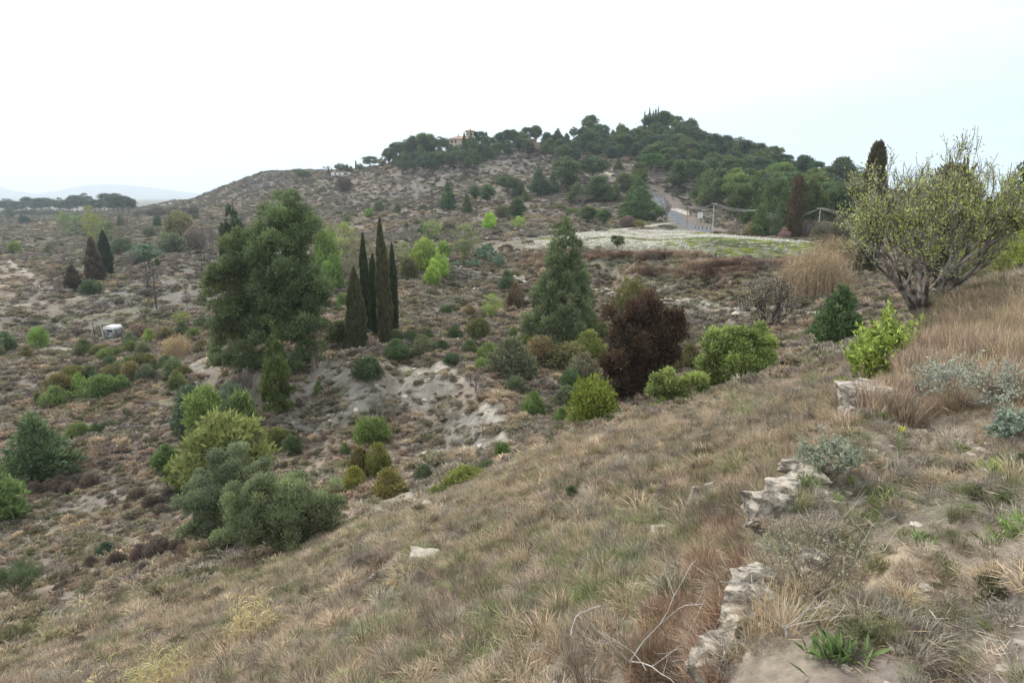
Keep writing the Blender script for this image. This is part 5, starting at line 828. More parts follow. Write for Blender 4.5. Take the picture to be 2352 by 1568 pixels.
patch('green_tussocks', 'fresh green grass tussocks on the slope', [(1300, 1290, 130, 50, .12), (1420, 1270, 150, 60, .18), (1380, 1370, 150, 60, .15), (1550, 1210, 120, 50, .1), (1200, 1420, 150, 60, .1), (1650, 1040, 150, 70, .15), (1100, 1490, 160, 60, .1), (1150, 1240, 130, 50, .1)], 300, (.14, .36), [0, 3, 4, 5], dict(green=1.2, olive=1.5), .25, (.8, 1.2))
patch('rust_slope_grass', 'rusty dry grass on the slope along the foot of the terrace wall', [(1640, 1280, 90, 100, .4), (1590, 1440, 110, 90, .3), (1690, 1120, 50, 60, .15), (1560, 1540, 120, 40, .15)], 900, (.12, .26), [0, 1, 2, 4], dict(rust=3, pink=2), .2, (.8, 1.3))
# grass hanging over the terrace edge
en = 330; ei = sr.random(en)*(len(EW)-1); EWa = np.array(EW); eq = np.stack([np.interp(ei, np.arange(len(EW)), EWa[:, j]) for j in (0, 1)], -1)+np.array([-.81, .58])*sr.normal(size=(en, 1))*.10; s = (.05+.10*sr.random(en))*np.interp(eq[:, 1], [2.5, 5], [.7, 1.2])
scatter('edge_grass', np.stack([eq[:, 0], eq[:, 1], gz(eq[:, 0], eq[:, 1])-.01], -1), np.stack([s, s, s], -1), sr.choice([3, 4, 5, 0, 9, 10], en), mixpal(dict(grey=3, straw=2, pink=1, olive=1), en, eq[:, 0], eq[:, 1], .2), sr, 'dry grass hanging over the broken terrace edge')
# pebbles
x, y = ring(1.6, 8, 160); k = top(x, y) & (sr.random(len(x)) < 1.15-cvr(x, y)); x, y = x[k], y[k]; n_ = len(x); s = .014+.06*sr.random(n_)**3
scatter('pebbles', np.stack([x, y, gz(x, y)], -1), np.stack([s, s*1.2, s*.7], -1), sr.choice([14, 15], n_), np.array([(.50, .44, .36)])*(.6+.5*sr.random((n_, 1))), sr, 'small pale stones on the terrace soil')
x, y = ring(28, 110, 3.0); k = (sr.random(len(x)) < (.9-cvr(x, y))*1.1) & notF(x, y); x, y = x[k], y[k]; n_ = len(x); s = .08+.35*sr.random(n_)**3
scatter('rubble', np.stack([x, y, gz(x, y)], -1), np.stack([s, s*1.3, s*.6], -1), sr.choice([14, 15], n_), np.array([(.44, .39, .32)])*(.7+.5*sr.random((n_, 1))), sr, 'pale stone rubble on the eroded banks')
# ---------------------------------------------------------------- built things
def boxm(c, s, rz=0, m=0, taper=0):
    q = np.array([[x, y, z] for z in (0, 1) for y in (-.5, .5) for x in (-.5, .5)], float); q[4:, :2] *= 1-taper; q = q*s
    cs, sn = math.cos(rz), math.sin(rz); q = np.stack([q[:, 0]*cs-q[:, 1]*sn, q[:, 0]*sn+q[:, 1]*cs, q[:, 2]], -1)+c
    return (q, np.array([[0, 2, 3, 1], [4, 5, 7, 6], [0, 1, 5, 4], [2, 6, 7, 3], [0, 4, 6, 2], [1, 3, 7, 5]]), m, None)
def bevel(o, w, s=2): md = o.modifiers.new('bevel', 'BEVEL'); md.width = w; md.segments = s; return o
def thing(name, label, cat, loc, rz=0, grp=None):
    o = bpy.data.objects.new(name, None); COL.objects.link(o); o.location = loc; o.rotation_euler[2] = rz; tag(o, label, cat, grp); return o
def part(name, ch, m, par, sm_=False, label=None): o = link(name, mk_mesh(name, ch if isinstance(ch, list) else [ch], m if isinstance(m, list) else [m], smooth={0} if sm_ else None), par); (label and o.__setitem__('label', label)); return o
M_ASPH = mat('asphalt', build=noisy(1.5, (.085, .09, .10), (.15, .155, .165), .2)); M_DIRT = mat('packed_dirt', build=noisy(.8, (.30, .27, .22), (.45, .41, .34), .3))
M_PLAS = mat('cream_render', build=noisy(.5, (.42, .36, .29), (.52, .45, .36), .1)); M_TILE = mat('roof_tiles', build=noisy(3, (.30, .19, .14), (.40, .27, .20), .5)); M_DARK = mat('dark_opening', (.03, .03, .035), .3)
M_WHITE = mat('dirty_white_paint', build=noisy(1.6, (.62, .62, .60), (.82, .82, .80), .05)); M_GRIME = mat('grimy_panel', build=noisy(2.6, (.10, .095, .095), (.34, .33, .32), .3, lo=.4, hi=.6)); M_IRON = mat('rusty_iron', (.06, .045, .04), .8); M_GALV = mat('galvanised_metal', (.55, .57, .60), .45, metal=.3)
M_CABLE = mat('cable_sheath', (.34, .33, .31), .6); M_BOARD = mat('sign_board', build=noisy(.9, (.60, .58, .52), (.75, .73, .68), .05)); M_RED = mat('red_paint', (.40, .12, .09), .6); M_CAR = mat('car_paint', (.10, .14, .20), .25, spec=.6); M_GLASS = mat('window_glass', (.04, .05, .06), .08, spec=.8); M_RUB = mat('rubber', (.02, .02, .02), .8); M_SAND = mat('house_wall_red', build=noisy(.6, (.36, .20, .15), (.46, .28, .21), .1))
def strip(name, pts, w, m, kind='structure', lift=.12, minY=0, n=12):
    c = np.array([place(u, v, minY)[:2] for u, v in pts]); t = np.linspace(0, len(c)-1, n*len(c)); i = np.arange(len(c))
    q = np.stack([np.interp(t, i, c[:, 0]), np.interp(t, i, c[:, 1])], -1)
    for _ in range(10): q[1:-1] = (q[:-2]+q[1:-1]*2+q[2:])/4
    d = np.gradient(q, axis=0); d /= np.linalg.norm(d, axis=1, keepdims=True); nrm = np.stack([-d[:, 1], d[:, 0]], -1); k = np.linspace(-.5, .5, 7); ww = w if np.isscalar(w) else np.interp(t, i, w)[:, None, None]
    V = q[:, None]+nrm[:, None]*k[None, :, None]*ww; zz = gz(V[..., 0].ravel(), V[..., 1].ravel()).reshape(V.shape[:2]); zz = np.maximum(zz, zz.mean(1, keepdims=True))+lift; zz[:, 0] -= lift+.3; zz[:, -1] -= lift+.3
    V = np.concatenate([V, zz[..., None]], -1); a, b = V.shape[:2]; ii = np.arange(a*b).reshape(a, b); Fq = np.stack([ii[:-1, :-1], ii[:-1, 1:], ii[1:, 1:], ii[1:, :-1]], -1).reshape(-1, 4)
    return tag(link(name, mk_mesh(name, [(V.reshape(-1, 3), Fq, 0, None)], [m], smooth={0})), None, None, None, kind)
strip('road', [(1645, 534), (1610, 527), (1574, 515), (1550, 495), (1532, 477), (1515, 458), (1500, 449)], 5.6, M_ASPH, minY=150)
strip('path', [(1545, 480), (1565, 485), (1588, 494)], [7, 5, 3], M_DIRT, minY=200, lift=.1)
strip('path', [(1400, 529), (1440, 526), (1482, 521), (1520, 515), (1546, 512)], 2.6, M_DIRT, minY=140)
strip('path', [(1392, 396), (1412, 403), (1440, 404)], 4, M_DIRT, minY=220)
# utility poles and cables
POLES = [(1577, 523, 474, 'dark', 'dark wooden utility pole standing before the road bend'), (1636.5, 529, 468, 'white', 'pale metal utility pole at the field edge, tallest in view'), (1734, 536, 483, 'dark', 'short dark utility pole half hidden in the pines'), (1877.5, 553, 479, 'wood', 'grey concrete utility pole right of the tall brown cypress')]
TOPS = []
for u, vb, vt, kd, lab in POLES:
    p = place(u, vb, 130); m = ppm(p); h = (vb-vt)*m; t = thing('utility_pole', lab, 'pole', p)
    mt = {'dark': M_WOOD, 'white': M_GALV, 'wood': M_STONE}[kd]; V, Fq = tube(np.array([[0, 0, -.3], [0, 0, h*.5], [0, 0, h]]), [.12, .11, .09], 8); part('post', (V, Fq, 0, None), mt, t, True)
    part('crossarm', boxm((0, 0, h-.35), (1.3, .12, .12)), M_IRON, t)
    for k in (-.5, 0, .5): V, Fq = tube(np.array([[k, 0, h-.22], [k, 0, h-.06], [k, 0, h+.02]]), [.06, .08, .04], 6); part('insulator', (V, Fq, 0, None), M_WHITE, t)
    TOPS.append(p+[0, 0, h-.1])
pL = place(1498, 452, 200)+[0, 0, 4.5]; pLL = place(1435, 415, 220)+[0, 0, 5]; pR = np.array([TOPS[-1][0]+38, TOPS[-1][1]-30, TOPS[-1][2]-1.6])
chain = [pLL, pL]+TOPS+[pR]
sp = ['above the road far up the hill', 'sagging over the road bend', 'between the dark pole and the pale pole', 'between the pale pole and the short dark pole', 'crossing in front of the tall brown cypress', 'running right behind the large almond tree']
for i in range(len(chain)-1):
    a, b = chain[i], chain[i+1]; L_ = np.linalg.norm(b-a)
    for k, (off, sag, wn_) in enumerate(((-.5, .075, 'lowest'), (0, .06, 'middle'), (.5, .045, 'uppermost'))):
        if i < 2 and k == 1: continue
        t = np.linspace(0, 1, 18)[:, None]; q = a+(b-a)*t+np.array([off*.6, 0, (0, .05, .1)[k]]); q[:, 2] -= 4*sag*L_*t[:, 0]*(1-t[:, 0]); V, Fq = tube(q, np.full(18, .04), 4)
        tag(link('power_cable', mk_mesh('power_cable', [(V, Fq, 0, None)], [M_CABLE], smooth={0})), f'{wn_} power cable {sp[i]}', 'cable', 'power cables along the road')
p = place(1607, 513, 150); m = ppm(p); t = thing('sign', 'cream white board on a thin post beside the road lay-by', 'sign', p, .15)
part('board', boxm((0, -.1, 11*m), (13*m, .08, 14*m)), M_BOARD, t)
for k in (-.35, .35): part('post', boxm((k*13*m, 0, -.2), (.12, .1, 14*m)), M_WOOD, t)
part('mast', boxm((1.5*m, .12, 0), (.12, .12, 37*m)), M_IRON, t)
# car on the upper bend
p = place(1423, 404, 220); m = ppm(p); t = thing('car', 'dark blue-grey car seen from behind on the upper bend of the road', 'car', p+[0, 0, .15], .1)
ys = [(-2, .35), (-2.05, .95), (-1.8, 1.05), (-1.55, 1.62), (.3, 1.66), (1.0, 1.1), (2.0, .95), (2.05, .35)]
def prism(sec, w): V = np.array([[s*w/2, y, z] for s in (-1, 1) for y, z in sec]); n = len(sec); F4 = np.array([[i, (i+1) % n, n+(i+1) % n, n+i] for i in range(n)]); return V, F4, [list(range(n))[::-1], [n+i for i in range(n)]]
V, F4, caps = prism(ys, 1.85); part('body', [(V, F4, 0, None), (V, np.array(caps), 0, None)], M_CAR, t)
V, F4, caps = prism([(-1.86, 1.02), (-1.83, 1.1), (-1.63, 1.54), (-1.60, 1.5)], 1.5); part('rear_window', [(V-[0, .03, 0], F4, 0, None), (V-[0, .03, 0], np.array(caps), 0, None)], M_GLASS, t)
for sx in (-1, 1):
    part('side_window', boxm((sx*.93, -.3, 1.08), (.02, 2.0, .42)), M_GLASS, t); part('tail_light', boxm((sx*.72, -2.06, .8), (.3, .05, .18)), M_RED, t)
    for sy in (-1.3, 1.35): V, Fq = tube(np.array([[sx*.80, sy, .32], [sx*.98, sy, .32]]), [.33, .33], 12); part('wheel', [(V, Fq, 0, None), (V, np.array([list(range(12)), list(range(12, 24))]), 0, None)], M_RUB, t)
# villa with tower
def hip(c, s, h, over=.5, m=0):
    x, y = s[0]/2+over, s[1]/2+over; r = max(x-y, .05); V = np.array([[-x, -y, 0], [x, -y, 0], [x, y, 0], [-x, y, 0], [-r, 0, h], [r, 0, h], [-x, -y, -.2], [x, -y, -.2], [x, y, -.2], [-x, y, -.2]])+c
    return [(V, np.array([[0, 1, 5, 4], [2, 3, 4, 5], [6, 7, 1, 0], [7, 8, 2, 1], [8, 9, 3, 2], [9, 6, 0, 3], [9, 8, 7, 6]]), m, None), (V, np.array([[1, 2, 5], [3, 0, 4]]), m, None)]
yv = 412; p0 = place(1060, 340, Y0=yv); mv = ppm(p0)
def zat(v, Y_): return slope(v)*Y_
zb = p0[2]-1; t = thing('villa', 'cream villa with red tiled roof and square lookout tower on the hilltop', 'house', (p0[0], yv, zb), .05)
hx = 13.5; hh = zat(321, yv)-zb; part('wall', boxm((0, 0, 0), (hx, 8, hh)), M_PLAS, t); rf = part('roof', hip((0, 0, hh+.2), (hx, 8), 1.7), M_TILE, t); part('chimney', boxm((-1.5, -1, hh+.8), (.6, .6, 2.0)), M_TILE, rf)
tx = (xr(1079, 310)*yv)-p0[0]; th = zat(302, yv)-zb; part('tower', boxm((tx, 1, 0), (4.4, 4.4, th)), M_PLAS, t); part('tower_roof', hip((tx, 1, th+.2), (4.4, 4.4), 1.0, .7), M_TILE, t)
for i, k in enumerate((-5.3, -3.2, 1, 3.2)):
    for z_ in (hh-2.2, hh-5.2): w_ = part('window', boxm((k, -4.03, z_), (.9, .1, 1.5)), M_DARK, t); part('shutter', boxm((k-.7, -4.06, z_), (.45, .1, 1.5)), M_PLAS if i % 2 else M_TILE, w_)
part('awning', boxm((-4.4, -4.8, hh-5.6), (3.6, 1.6, .3)), M_RED, t)
for k in (-1.2, 1.2): part('window', boxm((tx+k, -1.23, th-2.2), (.7, .1, 1.1)), M_DARK, t)
yh = 395; p1 = place(1214, 345, Y0=yh); zb = p1[2]-.5; h1 = max(zat(322, yh)-zb, 3.2); t = thing('hill_house', 'low reddish house with a dark flat veranda roof among the hilltop pines', 'house', (p1[0], yh, zb)); part('wall', boxm((1, 0, 0), (5.5, 5, h1)), M_SAND, t); part('roof', boxm((.2, -.6, h1+.02), (9, 7.5, .35)), M_TILE, t)
for k in (-3.9, -2.6, 4.2): part('post', boxm((k, -3.8, 0), (.22, .22, h1)), M_WOOD, t)
part('window', boxm((1.2, -2.54, h1-1.9), (1.2, .1, 1.1)), M_DARK, t)
p2 = place(784, 402, 300); m2 = ppm(p2); t = thing('low_building', 'long low whitish building under the umbrella pine on the left shoulder of the hill', 'building', p2); part('wall', boxm((0, 0, -.4), (44*m2, 4, 5.5*m2+.4)), M_WHITE, t); part('roof', boxm((-4*m2, .3, 5.5*m2+.02), (36*m2, 5, .35)), M_TILE, t)
for k in (-12, -2, 9): part('opening', boxm((k*m2, -2.03, 0), (3.4*m2, .1, 3.6*m2)), M_DARK, t)
# stone retaining walls
M_WALL = mat('dry_stone', build=noisy(1.9, (.17, .15, .125), (.46, .41, .34), 1.0, detail=8, lo=.38, hi=.6))
def stone_wall(pts, h, label, th=.6, sz=.45, minY=0, name='stone_wall', m_=None):
    rg_ = np.random.default_rng(int(pts[0][0])); ch = []; P_ = [place(u, v, minY) for u, v in pts]
    for a, b in zip(P_[:-1], P_[1:]):
        L_ = np.hypot(*(b-a)[:2]); d = (b-a)[:2]/L_; rows = max(1, int(h/sz/.7))
        for r_ in range(rows):
            s = rg_.random()*sz
            while s < L_:
                w = sz*(.6+1.1*rg_.random()); hh_ = h/rows
                if rg_.random() < .88-.25*(r_ == rows-1):
                    c = a[:2]+d*(s+w/2); V, Fc = rock_mesh(rg_, 1); V = V*[w*1.08, th, hh_*1.15]; ang = math.atan2(d[1], d[0]); cs, sn = math.cos(ang), math.sin(ang); V = np.stack([V[:, 0]*cs-V[:, 1]*sn, V[:, 0]*sn+V[:, 1]*cs, V[:, 2]], -1)+[c[0], c[1], gz(c[0], c[1])[0]+(r_+.4)*hh_+rg_.normal()*.04]; ch.append((V, Fc, 0, None))
                s += w
    return tag(link(name, mk_mesh(name, ch, [m_ or M_WALL])), label, 'wall')
stone_wall([(1042, 628), (1075, 634), (1100, 642)], 1.3, 'ruined dry stone wall right of the lime green trees')
stone_wall([(1118, 640), (1165, 648), (1205, 655)], 1.2, 'dry stone wall with a dark bush growing from it')
stone_wall([(1368, 672), (1400, 680), (1425, 686)], .7, 'low broken stone wall left of the brownish olive tree'); stone_wall([(1488, 690), (1540, 700), (1595, 706)], .9, 'low stone wall at the edge of the grassy bench, above the rust-brown tree', sz=.5)
stone_wall([(1608, 700), (1650, 704), (1690, 700)], .6, 'rubble wall on the bench left of the blossoming almond'); stone_wall([(1540, 722), (1565, 726), (1585, 728)], .5, 'flat pale rock slabs behind the rust-brown tree', sz=.9)
stone_wall([(1096, 350), (1130, 349)], 2.6, 'pale retaining wall below the villa garden', minY=300, sz=.9, m_=M_PLAS)
# prickly pears and agaves
rg5 = np.random.default_rng(8); padc = []
for i in range(90):
    a = rg5.random()*6.28; r = .46*math.sqrt(rg5.random()); c = np.array([math.cos(a)*r, math.sin(a)*r, .12+.72*rg5.random()*(1-r)]); V, Fc = rock_mesh(rg5, 1, amp=.0); V = V*[.15, .035, .22]; th = rg5.random()*6.28; ti = rg5.normal()*.4
    V = np.stack([V[:, 0]*math.cos(ti)+V[:, 2]*math.sin(ti), V[:, 1], -V[:, 0]*math.sin(ti)+V[:, 2]*math.cos(ti)], -1); V = np.stack([V[:, 0]*math.cos(th)-V[:, 1]*math.sin(th), V[:, 0]*math.sin(th)+V[:, 1]*math.cos(th), V[:, 2]], -1)+c; padc.append((V, Fc, 0, rg5.random()))
M_CACT = mat('cactus_skin', build=noisy(3, (.10, .16, .10), (.19, .25, .17), .1)); cm = mk_mesh('prickly_pear', padc, [M_CACT])
for i, ((a_, b_, c_, d_), l_) in enumerate((((1093, 1143, 547, 598), 'large bluish prickly pear clump beside the greyish green tree'), ((1066, 1106, 588, 612), 'low prickly pear clump left of the large one'), ((1128, 1162, 574, 612), 'small prickly pear clump right of the large one'), ((1036, 1064, 594, 614), 'tiny prickly pear clump beside the ochre grass'), ((1328, 1356, 560, 582), 'prickly pear behind the tip of the tall conical pine'))):
    p = place((a_+b_)/2, d_); m = ppm(p); tag(link('prickly_pear', cm, None, p, i, ((b_-a_)*m, (b_-a_)*m, (d_-c_)*m)), l_, 'cactus', 'prickly pears by the field bank')
V, Fq, v_ = leaves(rg5, np.zeros((26, 3)), unit(rg5, 26)*[1, 1, .5]+[0, 0, .7], .9, .13, rg5.random(26)); p = place(1445, 660); tag(link('agave', mk_mesh('agave', [(V, Fq, 0, v_)], [M_LEAF]), None, p, 0, (1.6, 1.6, 1.5), color=(.22, .28, .27)), 'blue-grey agave left of the brownish olive tree', 'agave')
# vineyard
a_ = bare_tree(500, n0=7, depth=0, length=.7, angle=.5, r0=.06, h=.45, up=.5, minr=.02); vm = mk_mesh('grapevine', [(*segs(*a_[:4], 3), 0, None)], [M_TWIG])
for r_ in range(6):
    for k in range(27):
        u = 818+k*9.6+rg5.normal()*1.2+r_*3; v = 541+r_*2.6+(k/27)*1.5; p = place(u, v, 120); tag(link('grapevine', vm, None, p, rg5.random()*6, (1.1, 1.1, 1.3+.3*rg5.random())), f'leafless pruned vine in the {ordw(6-r_)} vineyard row behind the cypresses, counted from the front', 'vine', 'vines of the small vineyard')
# fence posts
fp = mk_mesh('fence_post', [boxm((0, 0, -.3), (.09, .09, 1.3))], [M_IRON])
for i, (u, vt, vb, l_) in enumerate(((1429, 564, 571, 'leftmost'), (1463, 565, 573, 'second'), (1479, 566, 575, 'third'), (1527, 567, 580, 'fourth'), (1582, 573, 584, 'fifth'), (1643, 580, 592, 'sixth'), (1707, 586, 601, 'rightmost'))):
    p = place(u, vb+3, 80); m = ppm(p); tag(link('fence_post', fp, None, p, .3, (1.3, 1.3, (vb-vt)*m/.95)), f'{l_} dark fence post, counted from the left, along the near edge of the flower field', 'post', 'posts on the near edge of the field')
for i, (u, vt, vb) in enumerate(((1597, 520, 527), (1605, 520, 528), (1613, 519, 528), (1623, 521, 529), (1632, 522, 530), (1693, 528, 535), (1750, 534, 542), (1767, 536, 543), (1783, 537, 544), (1802, 538, 545))):
    p = place(u, vb, 120); m = ppm(p); tag(link('fence_post', fp, None, p, .3, (1.4, 1.4, (vb-vt)*m/.95)), f'thin post, {ordw(i+1)} from left along the far edge of the flower field', 'post', 'posts on the far edge of the field')
# wrecked caravan and scrap
p = place(262, 778, 60); m = ppm(p); t = thing('caravan', 'wrecked white-roofed caravan with grimy side and open end on the valley floor', 'caravan', p+[0, 0, .1], -.22)
def rsec(w, h, r, n=5):
    s = [(-w/2, 0), (w/2, 0)]; s += [(w/2-r+r*math.cos(a), h-r+r*math.sin(a)) for a in np.linspace(0, math.pi/2, n)]+[(-w/2+r-r*math.sin(a), h-r+r*math.cos(a)) for a in np.linspace(0, math.pi/2, n)]; return s
Wc, Hc, Dc = 27*m, 29*m, 1.8; sec = rsec(Wc, Hc*.80-.35, .05); n = len(sec); V = np.array([[x, y, z+.35] for y in (-Dc/2, Dc/2) for x, z in sec]); F4 = np.array([[i, (i+1) % n, n+(i+1) % n, n+i] for i in range(n)])
part('body', [(V, F4, 0, None), (V, np.array([list(range(n)), list(range(n, 2*n))[::-1]]), 0, None)], M_GRIME, t)
sec = [(x, z+.35) for x, z in [(-Wc/2-.03, Hc*.80-.35), (Wc/2+.03, Hc*.80-.35)]+[(Wc/2+.03-.35+.35*math.cos(a), Hc-.65+.35*math.sin(a)) for a in np.linspace(0, 1.57, 5)]+[(-Wc/2+.32-.35*math.sin(a), Hc-.65+.35*math.cos(a)) for a in np.linspace(0, 1.57, 5)]]; n = len(sec); V = np.array([[x, y, z] for y in (-Dc/2-.03, Dc/2+.03) for x, z in sec]); F4 = np.array([[i, (i+1) % n, n+(i+1) % n, n+i] for i in range(n)]); part('roof', [(V, F4, 0, None), (V, np.array([list(range(n)), list(range(n, 2*n))[::-1]]), 0, None)], M_WHITE, t)
w_ = part('window', boxm((.25, -Dc/2-.05, Hc*.42+.3), (1.1, .05, .42)), M_DARK, t); part('window_frame', boxm((.25, -Dc/2-.02, Hc*.42+.24), (1.24, .05, .54)), M_WHITE, w_)
part('doorway', boxm((-Wc/2-.03, -.2, .5), (.06, 1.2, Hc*.62)), M_DARK, t); part('loose_panel', boxm((-Wc/2-.15, -.9, .2), (.05, .5, Hc*.6), .5), M_WHITE, t)
for sx in (-1, 1): V, Fq = tube(np.array([[sx*(Wc/2-.1), 0, .3], [sx*(Wc/2+.08), 0, .3]]), [.3, .3], 12); part('wheel', (V, Fq, 0, None), M_RUB, t)
p = place(230, 775, 60); t = thing('railing', 'rusty iron railing standing left of the wrecked caravan', 'railing', p, -.1); part('rail', [boxm((0, 0, 1.15), (1.8, .06, .06))], M_IRON, t)
part('tall_post', boxm((-.95, 0, -.1), (.09, .09, 2.5)), M_IRON, t); part('lower_rail', boxm((0, 0, .35), (1.8, .05, .05)), M_IRON, t); part('balusters', [boxm((-.8+.2*k, 0, .35), (.045, .045, .8)) for k in range(9)], M_IRON, t)
for (u, v, wx, wy, rz, m_, l_) in ((206, 785, 1.9, .8, .1, M_WHITE, 'white flat panel lying on the ground left of the caravan'), (264, 781, 1.8, 1.0, .25, M_GALV, 'bluish metal sheet lying in front of the caravan'), (222, 776, .5, .4, 0, M_WHITE, 'small white scrap beside the railing')):
    q = place(u, v, 60); o = link('scrap_sheet', mk_mesh('scrap_sheet', [boxm((0, 0, 0), (wx, wy, .04))], [m_]), None, q+[0, 0, .18], rz); o.rotation_euler[0] = .12; o.rotation_euler[1] = -.06; tag(o, l_, 'sheet')
for (u, v, rz, L_, l_) in ((238, 779, .3, 2.0, 'pale plank lying left of the bluish metal sheet'), (245, 782, -.1, 2.2, 'pale plank nearest the bluish metal sheet'), (236, 770, -.9, 2.4, 'dark beam leaning from the railing towards the caravan')):
    q = place(u, v, 60); o = link('plank', mk_mesh('plank', [boxm((0, 0, 0), (L_, .12, .08))], [M_BLEACH if 'pale' in l_ else M_WOOD]), None, q+[0, 0, .2 if 'pale' in l_ else .7], rz); o.rotation_euler[1] = .05 if 'pale' in l_ else .42; tag(o, l_, 'plank')
p = place(965, 419, 250); m = ppm(p); t = thing('metal_frame', 'small white metal frame standing on the hillside below the wood', 'frame', p)
for k in (-1, 1): part('post', boxm((k*7*m, 0, 0), (.15, .15, 6*m)), M_WHITE, t)
part('top_bar', boxm((0, 0, 6*m), (14*m+.15, .15, .15)), M_WHITE, t)
# canes
def canes(label, box, n, cols, seed, Y0=None, minY=0, stalkw=.012, leafL=.35, nl=6, name='cane_clump', depth=.7, leaffac=1.0, lw=.09, rad=1.0, hv=.45, cat='reeds', tip=True):
    rg_ = np.random.default_rng(seed); u0, u1, v0, v1 = box; p = place((u0+u1)/2, v1, minY, Y0); m = ppm(p); W_, H_ = (u1-u0)*m, (v1-v0)*m
    B = np.stack([rg_.uniform(-.5, .5, n)*W_*.9, rg_.normal(size=n)*W_*.22*depth, np.zeros(n)], -1); B[:, 2] = gz(B[:, 0]+p[0], B[:, 1]+p[1])-p[2]-.05; ht = H_*(1-hv+hv*rg_.random(n))*(1-.35*np.abs(B[:, 0]/W_*2)**2)
    T = B+np.stack([rg_.normal(size=n)*.09*ht, rg_.normal(size=n)*.09*ht, ht], -1); root = bpy.data.objects.new(name, None); COL.objects.link(root); root.location = p
    link('stalks', mk_mesh('stalks', [(*segs(B, T, np.full(n, stalkw), np.full(n, stalkw*.5)), 0, rg_.random())], [M_LEAF]), root, color=cols[0])
    k = rg_.integers(0, n, int(n*nl)); f = (.3+.7*rg_.random((len(k), 1))); C = B[k]+(T[k]-B[k])*f; a = rg_.random(len(k))*6.28; D = np.stack([np.cos(a), np.sin(a), .5+rg_.random(len(k))*1.3], -1)
    V, Fq, vv = leaves(rg_, C, D, leafL*leaffac, lw*leafL, rg_.random(len(k)), sag=.45); link('blades', mk_mesh('blades', [(V, Fq, 0, vv)], [M_LEAF]), root, color=cols[1]); tag(root, label, cat); return root
RC = ((.28, .23, .175), (.31, .275, .19))
canes('dense stand of tall dry pinkish canes left of the large almond tree', (1790, 1940, 572, 690), 1500, ((.27, .22, .17), (.30, .27, .185)), 601, Y0=75, leafL=.6, nl=4, stalkw=.02, depth=.9)
canes('dry canes behind the stand left of the almond, by the field corner', (1850, 1965, 560, 640), 700, RC, 602, Y0=92, leafL=.6, nl=5, stalkw=.02)
canes('dry cane patch on the bank right of the caravan', (376, 438, 764, 828), 420, ((.34, .27, .19), (.33, .28, .17)), 603, minY=60, leafL=.5, nl=5, stalkw=.018)
canes('small tan cane patch above the vineyard track', (1012, 1048, 500, 530), 240, RC, 604, minY=140, leafL=.8, nl=4, stalkw=.03)
canes('yellow-green reeds with drooping leaves at the lower left of the slope, upper clump', (508, 642, 1330, 1470), 46, ((.34, .30, .20), (.34, .32, .18)), 605, leafL=.34, nl=6, stalkw=.007, lw=.055, hv=.6)
canes('yellow-green reeds with drooping leaves at the bottom left, lower clump', (300, 440, 1440, 1590), 60, ((.34, .30, .20), (.33, .32, .18)), 606, leafL=.28, nl=7, stalkw=.006, lw=.055, hv=.6)
canes('few short reeds at the bottom picture edge left of the lower reed clump', (190, 290, 1480, 1600), 16, ((.40, .35, .22), (.40, .36, .20)), 607, leafL=.28, nl=6, stalkw=.006, lw=.055, hv=.5)
# broom and bare saplings bottom left
twig_thing('broom_shrub', 'shrub', 'dark green broom on grey stems at the lower left edge', 40, 1372, 130, 92, 701, M_TWIG, n0=14, depth=3, leafn=9000, lcol=(.085, .13, .06), ll=.12, lw=.012, length=.4, angle=.5, r0=.015, h=.05, up=.5, minr=.002)
twig_thing('bare_sapling', 'shrub', 'thin leafless upright sapling right of the green broom', 145, 1368, 60, 108, 702, M_TWIG, n0=7, depth=2, length=.5, angle=.3, r0=.01, h=.08, up=.7, minr=.002)
# foreground: wall stones, rocks, stumps
M_STONE2 = mat('weathered_limestone', rough=.95, build=noisy(16, (.15, .135, .115), (.48, .42, .34), 1.0, detail=14, lo=.40, hi=.60))
t = thing('terrace_wall', 'tumbled dry stone wall edging the terrace in the right foreground', 'wall', (0, 0, 0))
rg6 = np.random.default_rng(66)
def hull_stone(rg_, w, d, h):
    import bmesh
    bm = bmesh.new()
    for q in rg_.uniform(-.5, .5, (22, 3)): bm.verts.new(q/np.abs(q).max()*.5*(.75+.25*rg_.random())*[1, 1, 1])
    bmesh.ops.convex_hull(bm, input=bm.verts); bmesh.ops.delete(bm, geom=[v for v in bm.verts if not v.link_faces], context='VERTS'); bmesh.ops.triangulate(bm, faces=bm.faces); bmesh.ops.subdivide_edges(bm, edges=bm.edges, cuts=3, use_grid_fill=True); bmesh.ops.triangulate(bm, faces=bm.faces)
    bm.verts.index_update(); V = np.array([v.co[:] for v in bm.verts]); Fc = np.array([[v.index for v in f.verts] for f in bm.faces]); bm.free()
    o = rg_.random(3)*40; nrm = V/np.linalg.norm(V, axis=1, keepdims=True); strat = (np.sin(V[:, 2]*26+o[0]+3*fbm(V[:, 0]*2, V[:, 1]*2, 3))*.018)
    V = V+nrm*((fbm(V[:, 0]*5+o[0], V[:, 1]*5+V[:, 2]*6+o[1], 3, 4)-.5)*.22+(fbm(V[:, 0]*16+o[0], V[:, 1]*13+V[:, 2]*17+o[1], 5, 2)-.5)*.07+strat)[:, None]
    return V*[w, d, h], Fc
